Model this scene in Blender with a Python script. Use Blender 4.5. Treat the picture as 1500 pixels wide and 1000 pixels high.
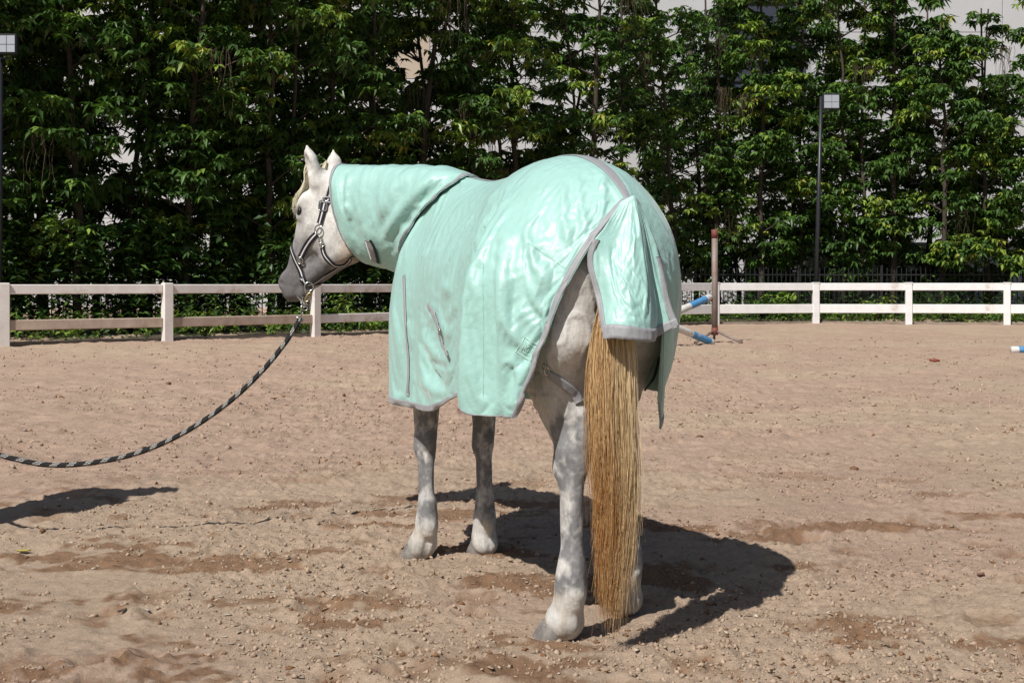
import bpy, math, random
import numpy as np
from mathutils import Vector, Matrix
from mathutils.bvhtree import BVHTree

for _o in list(bpy.data.objects):
    bpy.data.objects.remove(_o)
SC = bpy.context.scene
COL = SC.collection
rng = np.random.default_rng(11)
random.seed(11)

# ------------------------------------------------------------------ camera, sky, sun, exposure
CAM_H, FPX, HZ = 1.15, 1900.0, 415.0          # camera height, focal length and horizon in photo pixels
cam_data = bpy.data.cameras.new('camera')
cam_data.sensor_width = 36.0
cam_data.lens = 36.0 * FPX / 1500.0
cam_data.shift_y = -(500.0 - HZ) / 1500.0
cam_data.clip_start, cam_data.clip_end = 0.1, 1000
cam = bpy.data.objects.new('camera', cam_data)
cam.location = (0, 0, CAM_H)
cam.rotation_euler = (math.radians(90), 0, 0)
COL.objects.link(cam)
SC.camera = cam

SUN = Vector((-0.47, -0.72, 1.0)).normalized()  # towards the sun
world = bpy.data.worlds.new('World')
SC.world = world
world.use_nodes = True
_nt = world.node_tree
_bg = _nt.nodes['Background']
_sky = _nt.nodes.new('ShaderNodeTexSky')
_sky.sky_type = 'NISHITA'
_sky.sun_disc = False
_sky.sun_elevation = math.asin(SUN.z)
_sky.sun_rotation = math.atan2(SUN.x, SUN.y)
_sky.dust_density = 1.5
_nt.links.new(_sky.outputs[0], _bg.inputs[0])
_bg.inputs[1].default_value = 0.05
sun_data = bpy.data.lights.new('sun', 'SUN')
sun_data.energy = 4.6
sun_data.angle = math.radians(0.55)
sun_data.color = (1.0, 0.955, 0.89)
sun = bpy.data.objects.new('sun', sun_data)
sun.rotation_euler = (-SUN).to_track_quat('-Z', 'Y').to_euler()
COL.objects.link(sun)
SC.view_settings.view_transform = 'Standard'
SC.view_settings.look = 'None'
SC.view_settings.exposure = 0.16
SC.view_settings.gamma = 1.0
SC.view_settings.use_curve_mapping = False

# ------------------------------------------------------------------ small tools
def sstep(a, b, x):
    t = np.clip((x - a) / (b - a), 0, 1)
    return t * t * (3 - 2 * t)

def _h(ix, iy, iz, seed):
    n = (ix.astype(np.int64) * 374761393 + iy.astype(np.int64) * 668265263 + iz.astype(np.int64) * 2147483647 + seed * 1274126177) & 0xffffffff
    n = ((n ^ (n >> 13)) * 1274126177) & 0xffffffff
    n = ((n ^ (n >> 16)) * 2246822519) & 0xffffffff
    return ((n ^ (n >> 15)) & 0xffffff) / 16777215.0

def noise(p, scale, seed=0):
    """value noise in -1..1 of points (n,2) or (n,3)"""
    p = np.asarray(p, float) * scale
    if p.shape[1] == 2:
        p = np.c_[p, np.zeros(len(p))]
    i = np.floor(p).astype(np.int64)
    f = p - i
    f = f * f * f * (f * (f * 6 - 15) + 10)
    r = 0
    for dx in (0, 1):
        for dy in (0, 1):
            for dz in (0, 1):
                w = (f[:, 0] if dx else 1 - f[:, 0]) * (f[:, 1] if dy else 1 - f[:, 1]) * (f[:, 2] if dz else 1 - f[:, 2])
                r = r + w * _h(i[:, 0] + dx, i[:, 1] + dy, i[:, 2] + dz, seed)
    return r * 2 - 1

def fbm(p, scale, octv=4, seed=0, gain=0.5):
    r, a = 0, 1.0
    for k in range(octv):
        r = r + a * noise(p, scale * 2 ** k, seed + k * 7)
        a *= gain
    return r

def new_mesh(name, verts, faces, mats=(), smooth=True):
    """verts (n,3); faces (m,3|4) array, list of such arrays or a list of tuples"""
    me = bpy.data.meshes.new(name)
    verts = np.asarray(verts, np.float32)
    if isinstance(faces, np.ndarray):
        faces = [faces]
    if len(faces) and isinstance(faces[0], np.ndarray):
        tot = np.concatenate([np.full(len(f), f.shape[1], np.int32) for f in faces])
        idx = np.concatenate([f.reshape(-1) for f in faces]).astype(np.int32)
        me.vertices.add(len(verts))
        me.vertices.foreach_set('co', verts.reshape(-1))
        me.loops.add(len(idx))
        me.loops.foreach_set('vertex_index', idx)
        me.polygons.add(len(tot))
        st = np.concatenate([[0], np.cumsum(tot)[:-1]]).astype(np.int32)
        me.polygons.foreach_set('loop_start', st)
        me.polygons.foreach_set('loop_total', tot)
        me.update(calc_edges=True)
    else:
        me.from_pydata([tuple(v) for v in verts], [], [tuple(f) for f in faces])
    if smooth:
        me.polygons.foreach_set('use_smooth', np.ones(len(me.polygons), bool))
    for m in (mats if isinstance(mats, (list, tuple)) else [mats]):
        me.materials.append(m)
    me.update()
    return me

def link(name, me, parent=None, loc=None, **props):
    o = bpy.data.objects.new(name, me)
    COL.objects.link(o)
    if parent is not None:
        o.parent = parent
    if loc is not None:
        o.location = loc
    for k, v in props.items():
        o[k] = v
    return o

def mobj(name, verts, faces, mat, parent=None, smooth=True, loc=None, **props):
    return link(name, new_mesh(name, verts, faces, mat, smooth), parent, loc, **props)

def thing(name, label, cat, loc=(0, 0, 0), group=None):
    o = bpy.data.objects.new(name, None)
    o.empty_display_size = 0.1
    COL.objects.link(o)
    o.location = loc
    o['label'], o['category'] = label, cat
    if group:
        o['group'] = group
    return o

def set_color(me, arr, name='tint'):
    a = me.color_attributes.new(name, 'FLOAT_COLOR', 'POINT')
    arr = np.asarray(arr, np.float32)
    if arr.shape[1] == 3:
        arr = np.c_[arr, np.ones(len(arr), np.float32)]
    a.data.foreach_set('color', arr.reshape(-1))

def set_uv(me, uv_per_vertex):
    uvl = me.uv_layers.new(name='uv')
    idx = np.empty(len(me.loops), np.int32)
    me.loops.foreach_get('vertex_index', idx)
    uvl.data.foreach_set('uv', np.asarray(uv_per_vertex, np.float32)[idx].reshape(-1))

class MB:
    """collects boxes and tubes into one mesh"""
    def __init__(s):
        s.v, s.f, s.n = [], [], 0
    def add(s, v, f):
        s.v.append(np.asarray(v, float))
        s.f += [tuple(int(i) + s.n for i in q) for q in f]
        s.n += len(v)
        return s
    def box(s, c, d, bevel=0.0, rot=None):
        hx, hy, hz = np.array(d) / 2.0
        b = min(bevel, hx * .9, hy * .9, hz * .9)
        if b <= 0:
            v = np.array([(x, y, z) for z in (-hz, hz) for (x, y) in ((-hx, -hy), (hx, -hy), (hx, hy), (-hx, hy))])
            f = [(3, 2, 1, 0), (4, 5, 6, 7), (0, 1, 5, 4), (1, 2, 6, 5), (2, 3, 7, 6), (3, 0, 4, 7)]
        else:
            v = []
            for z, k in ((-hz, 1), (-hz + b, 0), (hz - b, 0), (hz, 1)):
                ax, ay = hx - b * k, hy - b * k
                q = b * (0.5 if k else 1)
                v += [(-ax + q, -ay, z), (ax - q, -ay, z), (ax, -ay + q, z), (ax, ay - q, z), (ax - q, ay, z), (-ax + q, ay, z), (-ax, ay - q, z), (-ax, -ay + q, z)]
            v = np.array(v)
            f = [tuple(range(7, -1, -1)), tuple(range(24, 32))]
            for r in range(3):
                for k in range(8):
                    f.append((r * 8 + k, r * 8 + (k + 1) % 8, r * 8 + 8 + (k + 1) % 8, r * 8 + 8 + k))
        if rot is not None:
            v = v @ np.array(rot).T
        return s.add(v + np.array(c), f)
    def tube(s, pts, rad, sides=8, cap=True):
        v, f = tube(pts, rad, sides, cap)
        return s.add(v, f)
    def build(s, name, mat, parent=None, smooth=False, loc=None, **props):
        return mobj(name, np.concatenate(s.v), s.f, mat, parent, smooth, loc, **props)

def tube(pts, rad, sides=8, cap=True):
    pts = np.asarray(pts, float)
    n = len(pts)
    rad = np.broadcast_to(np.asarray(rad, float), (n,))
    T = np.gradient(pts, axis=0)
    T /= np.linalg.norm(T, axis=1, keepdims=True) + 1e-12
    ref = np.array([0, 0, 1.0]) if abs(T[0, 2]) < .9 else np.array([1.0, 0, 0])
    N = np.zeros_like(pts)
    u = ref - T[0] * (ref @ T[0])
    for i in range(n):
        u = u - T[i] * (u @ T[i])
        u /= np.linalg.norm(u) + 1e-12
        N[i] = u
    B = np.cross(T, N)
    a = np.arange(sides) * 2 * math.pi / sides
    v = pts[:, None] + rad[:, None, None] * (np.cos(a)[None, :, None] * N[:, None] + np.sin(a)[None, :, None] * B[:, None])
    v = v.reshape(-1, 3)
    f = []
    for i in range(n - 1):
        for k in range(sides):
            f.append((i * sides + k, i * sides + (k + 1) % sides, (i + 1) * sides + (k + 1) % sides, (i + 1) * sides + k))
    if cap:
        f.append(tuple(range(sides - 1, -1, -1)))
        f.append(tuple((n - 1) * sides + k for k in range(sides)))
    return v, f

def cr1(P, n):
    """Catmull-Rom through P (m,...) resampled to n points"""
    P = np.asarray(P, float)
    m = len(P)
    Q = np.concatenate([2 * P[:1] - P[1:2], P, 2 * P[-1:] - P[-2:-1]])
    t = np.linspace(0, m - 1, n)
    i = np.minimum(t.astype(int), m - 2)
    f = (t - i).reshape((-1,) + (1,) * (P.ndim - 1))
    a, b, c, d = Q[i], Q[i + 1], Q[i + 2], Q[i + 3]
    return .5 * (2 * b + (c - a) * f + (2 * a - 5 * b + 4 * c - d) * f ** 2 + (3 * b - a - 3 * c + d) * f ** 3)

def grid_faces(n, m, close_m=False, close_n=False):
    i = np.arange(n if close_n else n - 1)[:, None]
    j = np.arange(m if close_m else m - 1)[None, :]
    a = (i * m + j)
    b = (i * m + (j + 1) % m)
    c = (((i + 1) % n) * m + (j + 1) % m)
    d = (((i + 1) % n) * m + j)
    return np.stack([a, b, c, d], -1).reshape(-1, 4)

def px(P):
    """world point(s) -> photo pixels"""
    P = np.asarray(P, float)
    return np.stack([750 + P[..., 0] / P[..., 1] * FPX, HZ - (P[..., 2] - CAM_H) / P[..., 1] * FPX], -1)

def at(x, y, d):
    return np.array([(x - 750) / FPX * d, d, CAM_H - (y - HZ) / FPX * d])

def bvh_of(o):
    me = o.data
    M = o.matrix_world
    return BVHTree.FromPolygons([M @ v.co for v in me.vertices], [tuple(p.vertices) for p in me.polygons])

def ray(bvh, x, y):
    d = Vector(at(x, y, 1.0)) - Vector((0, 0, CAM_H))
    h = bvh.ray_cast(Vector((0, 0, CAM_H)), d.normalized())
    return (np.array(h[0]), np.array(h[1])) if h[0] is not None else None

# ------------------------------------------------------------------ materials
def nodes_of(name):
    m = bpy.data.materials.new(name)
    m.use_nodes = True
    nt = m.node_tree
    return m, nt, nt.nodes['Principled BSDF']

def N(nt, typ, **kw):
    n = nt.nodes.new(typ)
    for k, v in kw.items():
        if k.startswith('i_'):
            n.inputs[k[2:].replace('_', ' ')].default_value = v
        else:
            setattr(n, k, v)
    return n

def ramp(nt, fac, stops):
    r = nt.nodes.new('ShaderNodeValToRGB')
    el = r.color_ramp.elements
    while len(el) < len(stops):
        el.new(0.5)
    for e, (p, c) in zip(el, stops):
        e.position = p
        e.color = (c[0], c[1], c[2], 1) if hasattr(c, '__len__') else (c, c, c, 1)
    nt.links.new(fac, r.inputs[0])
    return r.outputs[0]

def mixc(nt, fac, a, b, mode='MIX'):
    m = nt.nodes.new('ShaderNodeMix')
    m.data_type = 'RGBA'
    m.blend_type = mode
    for sock, v in ((m.inputs[0], fac), (m.inputs[6], a), (m.inputs[7], b)):
        if hasattr(v, 'is_linked'):
            nt.links.new(v, sock)
        elif hasattr(v, '__len__'):
            sock.default_value = (v[0], v[1], v[2], 1)
        else:
            sock.default_value = v
    return m.outputs[2]

def noise_n(nt, scale, detail=4, rough=.6, vec=None, stretch=None, coord='Object'):
    tc = nt.nodes.new('ShaderNodeTexCoord')
    v = tc.outputs[coord] if vec is None else vec
    if stretch:
        mp = nt.nodes.new('ShaderNodeMapping')
        mp.inputs['Scale'].default_value = stretch
        nt.links.new(v, mp.inputs[0])
        v = mp.outputs[0]
    n = nt.nodes.new('ShaderNodeTexNoise')
    n.inputs['Scale'].default_value = scale
    n.inputs['Detail'].default_value = detail
    n.inputs['Roughness'].default_value = rough
    nt.links.new(v, n.inputs['Vector'])
    return n.outputs[0]

def bump(nt, b, height, strength=.3, dist=.01, prev=None):
    n = nt.nodes.new('ShaderNodeBump')
    n.inputs['Strength'].default_value = strength
    n.inputs['Distance'].default_value = dist
    nt.links.new(height, n.inputs['Height'])
    if prev is not None:
        nt.links.new(prev, n.inputs['Normal'])
    nt.links.new(n.outputs[0], b.inputs['Normal'])
    return n.outputs[0]

def simple_mat(name, col, rough=.6, metal=0.0, var=.25, scale=8, bumps=.15, dark=None, wear=.0, wearcol=(.2, .15, .1)):
    m, nt, b = nodes_of(name)
    c2 = dark if dark else tuple(x * (1 - var) for x in col)
    n1 = noise_n(nt, scale, 5, .65)
    c = ramp(nt, n1, [(.3, c2), (.7, col)])
    if wear:
        n2 = noise_n(nt, scale * .35, 6, .7)
        c = mixc(nt, ramp(nt, n2, [(.62 - wear * .3, 0), (.72 - wear * .2, 1)]), c, wearcol)
    nt.links.new(c, b.inputs['Base Color'])
    b.inputs['Roughness'].default_value = rough
    b.inputs['Metallic'].default_value = metal
    if bumps:
        bump(nt, b, noise_n(nt, scale * 6, 3), bumps, .004)
    return m

def attr_mat(name, rough=.6, spec=.5, attr='tint', hair=None, bumps=None):
    m, nt, b = nodes_of(name)
    a = nt.nodes.new('ShaderNodeAttribute')
    a.attribute_name = attr
    c = a.outputs['Color']
    if hair:
        n1 = noise_n(nt, hair[0], 4, .7, stretch=hair[1])
        c = mixc(nt, 1.0, c, ramp(nt, n1, [(.2, .72), (.8, 1.15)]), 'MULTIPLY')
    nt.links.new(c, b.inputs['Base Color'])
    b.inputs['Roughness'].default_value = rough
    b.inputs['Specular IOR Level'].default_value = spec
    if bumps:
        bump(nt, b, noise_n(nt, bumps[0], 4, .6), bumps[1], bumps[2])
    return m
# ------------------------------------------------------------------ sand arena
_yaw = math.radians(24.6)
def _w2(x, y):
    return (.266 - x * math.sin(_yaw) - y * math.cos(_yaw), 4.33 + x * math.cos(_yaw) - y * math.sin(_yaw))
HOOVES = np.array([_w2(-.06, .162), _w2(.135, -.19), _w2(1.285, .14), _w2(1.245, -.14)])
FENCE = np.array([(-750 + 5, 20.4), (-750 + 245, 22.0), (-750 + 462, 24.2), (-750 + 655, 27.2), (-750 + 815, 30.6), (-750 + 942, 33.6), (-750 + 1048, 35.8), (-750 + 1195, 36.6), (-750 + 1331, 36.4), (-750 + 1475, 36.0), (-750 + 1625, 35.2), (-750 + 1790, 34.0)])
FENCE = np.c_[FENCE[:, 0] / FPX * FENCE[:, 1], FENCE[:, 1]]
FENCE = np.concatenate([[[-12.4, 16.6], [-10.6, 18.6]], FENCE])
pit_r = np.random.default_rng(5)
PITS = []
for _ in range(640):
    y = 3.2 + 15 * pit_r.random() ** 1.4
    x = pit_r.uniform(-.48, .48) * y
    if np.min(np.hypot(HOOVES[:, 0] - x, HOOVES[:, 1] - y)) > .17:
        PITS.append((x, y, pit_r.uniform(.05, .10), pit_r.uniform(.004, .015), pit_r.uniform(0, 6.28)))
PITS = np.array(PITS)

def ground_h(x, y, detail=True):
    x, y = np.asarray(x, float), np.asarray(y, float)
    p = np.c_[x.ravel(), y.ravel()]
    h = .15 * sstep(3.5, -3, p[:, 0]) * sstep(12, 21, p[:, 1]) + .02 * noise(p, .35, 1) * sstep(6, 12, p[:, 1])
    if detail:
        lump = fbm(p, 1.3, 2, 2)
        rough = .30 + .70 * sstep(-.35, .55, fbm(p, .9, 3, 17) + .30 * sstep(4.8, 6.2, p[:, 1]) + .25 * sstep(.6, -1.2, p[:, 0]))
        h2 = .009 * lump + .004 * noise(p, 5.5, 3) + (.002 + .004 * rough) * noise(p, 12, 4)
        c = np.abs(noise(p, 21, 6))
        h2 += (.0015 + .0075 * rough) * (1 - c) ** 2 + (.0015 + .0075 * rough) * np.abs(noise(p, 36, 8)) + (.0016 + .0042 * rough) * noise(p, 70, 9)
        h2 += (.001 + .006 * rough) * np.clip(noise(p, 55, 10), 0, 1) ** 2
        far = sstep(5.5, 10, p[:, 1]) * sstep(40, 30, p[:, 1])
        h2 += far * (.020 * (1 - np.abs(noise(p, 3.3, 51))) ** 3 + .012 * noise(p, 6.5, 52) + .010 * np.abs(noise(p, 13, 53)))
        h2 += (.004 * rough) * np.clip(noise(p, 30, 12) - .25, 0, 1) * 3
        for (cx, cy, r, dep, an) in PITS:
            m = np.nonzero((np.abs(p[:, 0] - cx) < r * 2.6) & (np.abs(p[:, 1] - cy) < r * 2.6))[0]
            if len(m):
                ca, sa = math.cos(an), math.sin(an)
                u = (p[m, 0] - cx) * ca + (p[m, 1] - cy) * sa
                v = -(p[m, 0] - cx) * sa + (p[m, 1] - cy) * ca
                q = np.sqrt((u / 1.25) ** 2 + v ** 2) / r + .22 * noise(p[m], 26, 15)
                h2[m] += dep * (-np.exp(-(q * 1.25) ** 4) + .85 * np.exp(-((q - 1.25) / .33) ** 2) * (.5 + .6 * (u > 0)))
        near = np.ones(len(p))
        for hx, hy in HOOVES:
            dd = np.hypot(p[:, 0] - hx, p[:, 1] - hy)
            near = np.minimum(near, sstep(.05, .13, dd))
            h2 += .012 * np.exp(-((dd - .115) / .035) ** 2) * (.5 + .5 * noise(p, 18, 31))
        h = h + h2 * np.maximum(near, .25)
    return h.reshape(x.shape)

def axis_steps(stops):
    """positions that step by d at position p, for (p, d) stops"""
    out, p = [stops[0][0]], stops[0][0]
    ps, ds = [s[0] for s in stops], [s[1] for s in stops]
    while p < ps[-1]:
        p += float(np.interp(p, ps, ds))
        out.append(p)
    return np.array(out)
gx = axis_steps([(0, .0125), (1.4, .0125), (2.5, .022), (5, .06), (9, .11), (16, .3), (40, 2), (140, 12)])
gx = np.concatenate([-gx[:0:-1], gx])
gy = axis_steps([(-25, 3), (1, .6), (3.2, .02), (3.4, .0105), (5, .0125), (7, .019), (10, .03), (16, .055), (26, .11), (38, .25), (60, 1.5), (220, 12)])
GX, GY = np.meshgrid(gx, gy)
GZ = ground_h(GX, GY)
inside = np.interp(GX, FENCE[:, 0], FENCE[:, 1]) + .3
m, nt, b = nodes_of('arena_sand')
a = nt.nodes.new('ShaderNodeAttribute')
a.attribute_name = 'tint'
n1 = noise_n(nt, 1.1, 5, .65)
n2 = noise_n(nt, 38, 5, .75)
n3 = noise_n(nt, 240, 3, .7)
c = mixc(nt, 1.0, a.outputs['Color'], ramp(nt, n1, [(.3, .90), (.7, 1.06)]), 'MULTIPLY')
c = mixc(nt, 1.0, c, ramp(nt, n2, [(.28, .70), (.42, .97), (.75, 1.08)]), 'MULTIPLY')
n4 = noise_n(nt, 11, 6, .8)
c = mixc(nt, 1.0, c, ramp(nt, n4, [(.36, .80), (.47, 1.0), (.7, 1.04)]), 'MULTIPLY')  # dark flecks: shadows of small clods painted into the sand colour
c = mixc(nt, 1.0, c, ramp(nt, n3, [(.3, .84), (.7, 1.10)]), 'MULTIPLY')
nt.links.new(c, b.inputs['Base Color'])
b.inputs['Roughness'].default_value = .95
b.inputs['Specular IOR Level'].default_value = .15
p_ = bump(nt, b, noise_n(nt, 30, 7, .78), .7, .016)
p_ = bump(nt, b, noise_n(nt, 62, 5, .75), .75, .010, p_)
bump(nt, b, noise_n(nt, 110, 5, .78), .7, .0045, p_)
M_sand = m
gp = np.c_[GX.ravel(), GY.ravel()]
near_c, far_c, wet_c = np.array([.445, .338, .250]), np.array([.435, .316, .240]), np.array([.22, .118, .062])
f1 = sstep(-.15, .45, fbm(gp, .55, 3, 41) + sstep(4.6, 8.5, gp[:, 1]) * .9 - .45)[:, None]
gc = near_c * (1 - f1) + far_c * f1
damp = sstep(.40, .75, -.03 + .15 * sstep(.8, -1.2, gp[:, 0]) + .35 * noise(gp, 9, 49) * .5 + fbm(gp * [.75, 1.5], 2.3, 4, 43) + .25 * noise(gp, 24, 44))[:, None] * .8 * sstep(9, 6, gp[:, 1])[:, None]
for (cx, cy, r, dep, an) in PITS:
    if dep > .0095:
        mk = np.nonzero((np.abs(gp[:, 0] - cx) < r * 2.5) & (np.abs(gp[:, 1] - cy) < r * 2.5))[0]
        if len(mk):
            q = np.hypot((gp[mk, 0] - cx), (gp[mk, 1] - cy)) / r + .35 * noise(gp[mk], 22, 47)
            damp[mk, 0] = np.maximum(damp[mk, 0], (.75 if cy < 6.5 else .35) * sstep(1.25, .6, q) * (.65 + .35 * noise(gp[mk], 60, 48)))
gc = gc * (1 - damp) + wet_c * damp
ground_me = new_mesh('ground', np.c_[GX.ravel(), GY.ravel(), GZ.ravel()], grid_faces(len(gy), len(gx)), M_sand)
set_color(ground_me, gc)
link('ground', ground_me, kind='structure')

# clods, wood chips and small stones lying loose: nobody could count them
ico = np.array([(0, 0, 1), (.894, 0, .447), (.276, .851, .447), (-.724, .526, .447), (-.724, -.526, .447), (.276, -.851, .447), (.724, .526, -.447), (-.276, .851, -.447), (-.894, 0, -.447), (-.276, -.851, -.447), (.724, -.526, -.447), (0, 0, -1)])
icf = np.array([(0, 1, 2), (0, 2, 3), (0, 3, 4), (0, 4, 5), (0, 5, 1), (1, 6, 2), (2, 7, 3), (3, 8, 4), (4, 9, 5), (5, 10, 1), (6, 7, 2), (7, 8, 3), (8, 9, 4), (9, 10, 5), (10, 6, 1), (11, 7, 6), (11, 8, 7), (11, 9, 8), (11, 10, 9), (11, 6, 10)])
def scatter(n, ymax, pw, seed, patchy=.0, ymin=3.35):
    r = np.random.default_rng(seed)
    y = ymin + (ymax - ymin) * r.random(n * 4) ** pw
    x = r.uniform(-.46, .46, n * 4) * y
    p = np.c_[x, y]
    keep = (fbm(p, 1.1, 3, 17) + .4 * noise(p, 4, 18) > patchy + r.uniform(-.5, .5, n * 4))
    for hx, hy in HOOVES:
        keep &= np.hypot(x - hx, y - hy) > .085
    p = p[keep][:n]
    return p, r
octa = np.array([(1, 0, 0), (0, 1, 0), (-1, 0, 0), (0, -1, 0), (0, 0, 1), (0, 0, -1)], float)
octf = np.array([(0, 1, 4), (1, 2, 4), (2, 3, 4), (3, 0, 4), (1, 0, 5), (2, 1, 5), (3, 2, 5), (0, 3, 5)])
def clods(name, n, ymax, pw, smin, smax, seed, cols, mat, patchy, ymin=3.35):
    p, r = scatter(n, ymax, pw, seed, patchy, ymin)
    n = len(p)
    s = (smin + (smax - smin) * r.random(n) ** 5.0)[:, None, None]
    v = octa[None] * s * r.uniform(.5, 1.5, (n, 6, 1)) * r.uniform(.6, 1.4, (n, 1, 3)) + r.normal(0, .22, (n, 6, 3)) * s
    an = r.uniform(0, 6.28, n)
    c_, s2 = np.cos(an)[:, None], np.sin(an)[:, None]
    v = np.stack([v[..., 0] * c_ - v[..., 1] * s2, v[..., 0] * s2 + v[..., 1] * c_, v[..., 2] * .8], -1)
    z = ground_h(p[:, 0], p[:, 1])
    v = v + np.c_[p, z + s[:, 0, 0] * .1][:, None, :]
    fc = (octf[None] + 6 * np.arange(n)[:, None, None]).reshape(-1, 3)
    o = mobj(name, v.reshape(-1, 3), fc, mat, None, True, kind='stuff', label='loose clods of dry sand strewn over the arena' if ymax < 20 else 'larger clods of dry sand scattered back towards the fence')
    f2 = sstep(-.15, .45, fbm(p, .55, 3, 41) + sstep(4.6, 8.5, p[:, 1]) * .9 - .45)[:, None]
    cc = (near_c * (1 - f2) + far_c * f2) * r.uniform(.74, 1.06, (n, 1))
    dk = r.random(n) < .12
    cc[dk] = wet_c * r.uniform(.7, 1.1, (dk.sum(), 1))
    set_color(o.data, np.repeat(cc, 6, axis=0))
M_clod = attr_mat('clod_earth', .95, .1, hair=(60, (1, 1, 1)), bumps=(120, .6, .004))
clods('sand_clods', 64000, 14, 1.7, .0018, .0115, 3, None, M_clod, -.15)
clods('sand_clods', 15000, 27, .9, .006, .026, 4, None, M_clod, -.3, 8.0)
def chips(name, n, seed, cols, lmin, lmax, label):
    p, r = scatter(n, 11, 1.4, seed, -.4)
    n = len(p)
    L_, a = r.uniform(lmin, lmax, n), r.uniform(0, 6.28, n)
    Wd2 = L_ * r.uniform(.12, .55, n)
    z = ground_h(p[:, 0], p[:, 1])
    q = np.array([(-1, -.3, 0), (-.2, -1, .12), (1, -.4, 0), (.8, .7, .05), (-.1, 1, .15), (-.9, .5, 0)])
    v = np.zeros((n, 12, 3))
    for k in range(6):
        lx, ly = q[k, 0] * L_ / 2 * r.uniform(.8, 1.1, n), q[k, 1] * Wd2 / 2 * r.uniform(.7, 1.2, n)
        tl = r.normal(0, .22, n)
        for t, dz in ((0, .0022), (6, .001)):
            v[:, k + t, 0] = p[:, 0] + lx * np.cos(a) - ly * np.sin(a)
            v[:, k + t, 1] = p[:, 1] + lx * np.sin(a) + ly * np.cos(a)
            v[:, k + t, 2] = z + dz + q[k, 2] * L_ * .5 + ly * tl + .002
    fc = [np.array([(0, 1, 4, 5), (1, 2, 3, 4), (11, 10, 7, 6), (10, 9, 8, 7)] + [(k, 6 + k, 6 + (k + 1) % 6, (k + 1) % 6) for k in range(6)])]
    F_ = (fc[0][None] + 12 * np.arange(n)[:, None, None]).reshape(-1, 4)
    o = mobj(name, v.reshape(-1, 3), F_, M_clod, None, False, kind='stuff', label=label)
    set_color(o.data, np.repeat(cols[r.integers(len(cols), size=n)] * r.uniform(.8, 1.1, (n, 1)), 12, axis=0))
chips('wood_chips', 800, 7, np.array([(.52, .43, .33), (.47, .37, .27), (.36, .27, .19), (.56, .49, .40)]), .008, .036, 'pale wood chips strewn over the arena sand')
# a few fallen leaves one can point at
def fallen_leaf(name, label, cx, cy, L_, an, col, cat='leaf'):
    t = np.linspace(-1, 1, 9)
    w = np.sqrt(1 - t ** 2) * .42 * (1 - .25 * t)
    rows = []
    for s_ in (-1, -.5, 0, .5, 1):
        x, y = t * L_ / 2, s_ * w * L_ / 2
        zz = .006 + abs(s_) * L_ * .10 + .05 * L_ * t ** 2
        rows.append(np.stack([x * math.cos(an) - y * math.sin(an), x * math.sin(an) + y * math.cos(an), zz], -1))
    A_ = np.array(rows)
    o = mobj(name, A_.reshape(-1, 3), grid_faces(5, 9), simple_mat('leaf_dry', col, .6, scale=30), None, True, (cx, cy, float(ground_h([cx], [cy])[0]) + .004), label=label, category=cat)
    s2 = o.modifiers.new('thickness', 'SOLIDIFY')
    s2.thickness = .0012
q = lambda x, y: (lambda d: ((x - 750) / FPX * d, d))(FPX * CAM_H / (y - HZ))
fallen_leaf('fallen_leaf', 'small yellow leaf lying on the sand at the lower left', *q(35, 811), .055, .3, (.55, .46, .10))
fallen_leaf('fallen_leaf', 'small dark brown leaf standing on edge in the sand, bottom left', *q(179, 903), .045, 1.2, (.10, .07, .05))
fallen_leaf('fallen_leaf', 'reddish brown leaf lying on the sand right of the horse shadow', *q(1437, 843), .05, .8, (.22, .10, .06))
# ------------------------------------------------------------------ white arena fence
M_white = simple_mat('white_paint', (.80, .80, .81), .5, dark=(.68, .68, .68), scale=5, bumps=.1, wear=.07, wearcol=(.55, .49, .43))
M_dirty = simple_mat('stained_white_paint', (.80, .78, .76), .6, dark=(.66, .60, .56), scale=3, bumps=.12, wear=.25, wearcol=(.45, .34, .27))
M_tan = simple_mat('weathered_tan_rail', (.52, .42, .35), .75, dark=(.36, .28, .22), scale=4, bumps=.25, wear=.3, wearcol=(.33, .24, .18))
fence = thing('arena_fence', 'white two rail wooden fence curving round the far side of the sand arena', 'fence', (FENCE[0, 0], FENCE[0, 1], 0))
FO = np.array(fence.location)
base_z = [float(ground_h([p[0]], [p[1]], False)[0]) for p in FENCE]
for i, (x, y) in enumerate(FENCE):
    t = FENCE[min(i + 1, len(FENCE) - 1)] - FENCE[max(i - 1, 0)]
    an = math.atan2(t[1], t[0])
    ca, sa = math.cos(an), math.sin(an)
    rot = np.array([(ca, -sa, 0), (sa, ca, 0), (0, 0, 1)])
    w = .17 if i < 6 else .185
    z0, z1 = base_z[i] - .25, 1.15 + (.008 if i < 5 else 0)
    mb = MB()
    mb.box((0, 0, (z0 + z1) / 2), (w, w * .8, z1 - z0), .012, rot)
    if i >= 6:
        mb.box((0, 0, z1 + .014), (w + .02, w * .8 + .02, .028), .008, rot)
    mb.build('post', M_white if i >= 6 else M_dirty, fence, loc=tuple(np.array([x, y, 0]) - FO))
for i in range(len(FENCE) - 1):
    a, b = FENCE[i], FENCE[i + 1]
    d = b - a
    L_ = np.linalg.norm(d)
    an = math.atan2(d[1], d[0])
    ca, sa = math.cos(an), math.sin(an)
    c = (a + b) / 2
    for (zl, hh) in (((1.055, .21)), ((.44, .25))) if i >= 7 else (((1.055, .155)), ((.49, .165))):
        rot = np.array([(ca, -sa, 0), (sa, ca, 0), (0, 0, 1)])
        MB().box((0, 0, 0), (L_ - .172, .06, hh), .012, rot).build('rail', M_white if i >= 5 else (M_tan if zl < .8 and i < 4 else M_dirty), fence, loc=tuple(np.array([c[0], c[1], zl]) - FO))
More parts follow.
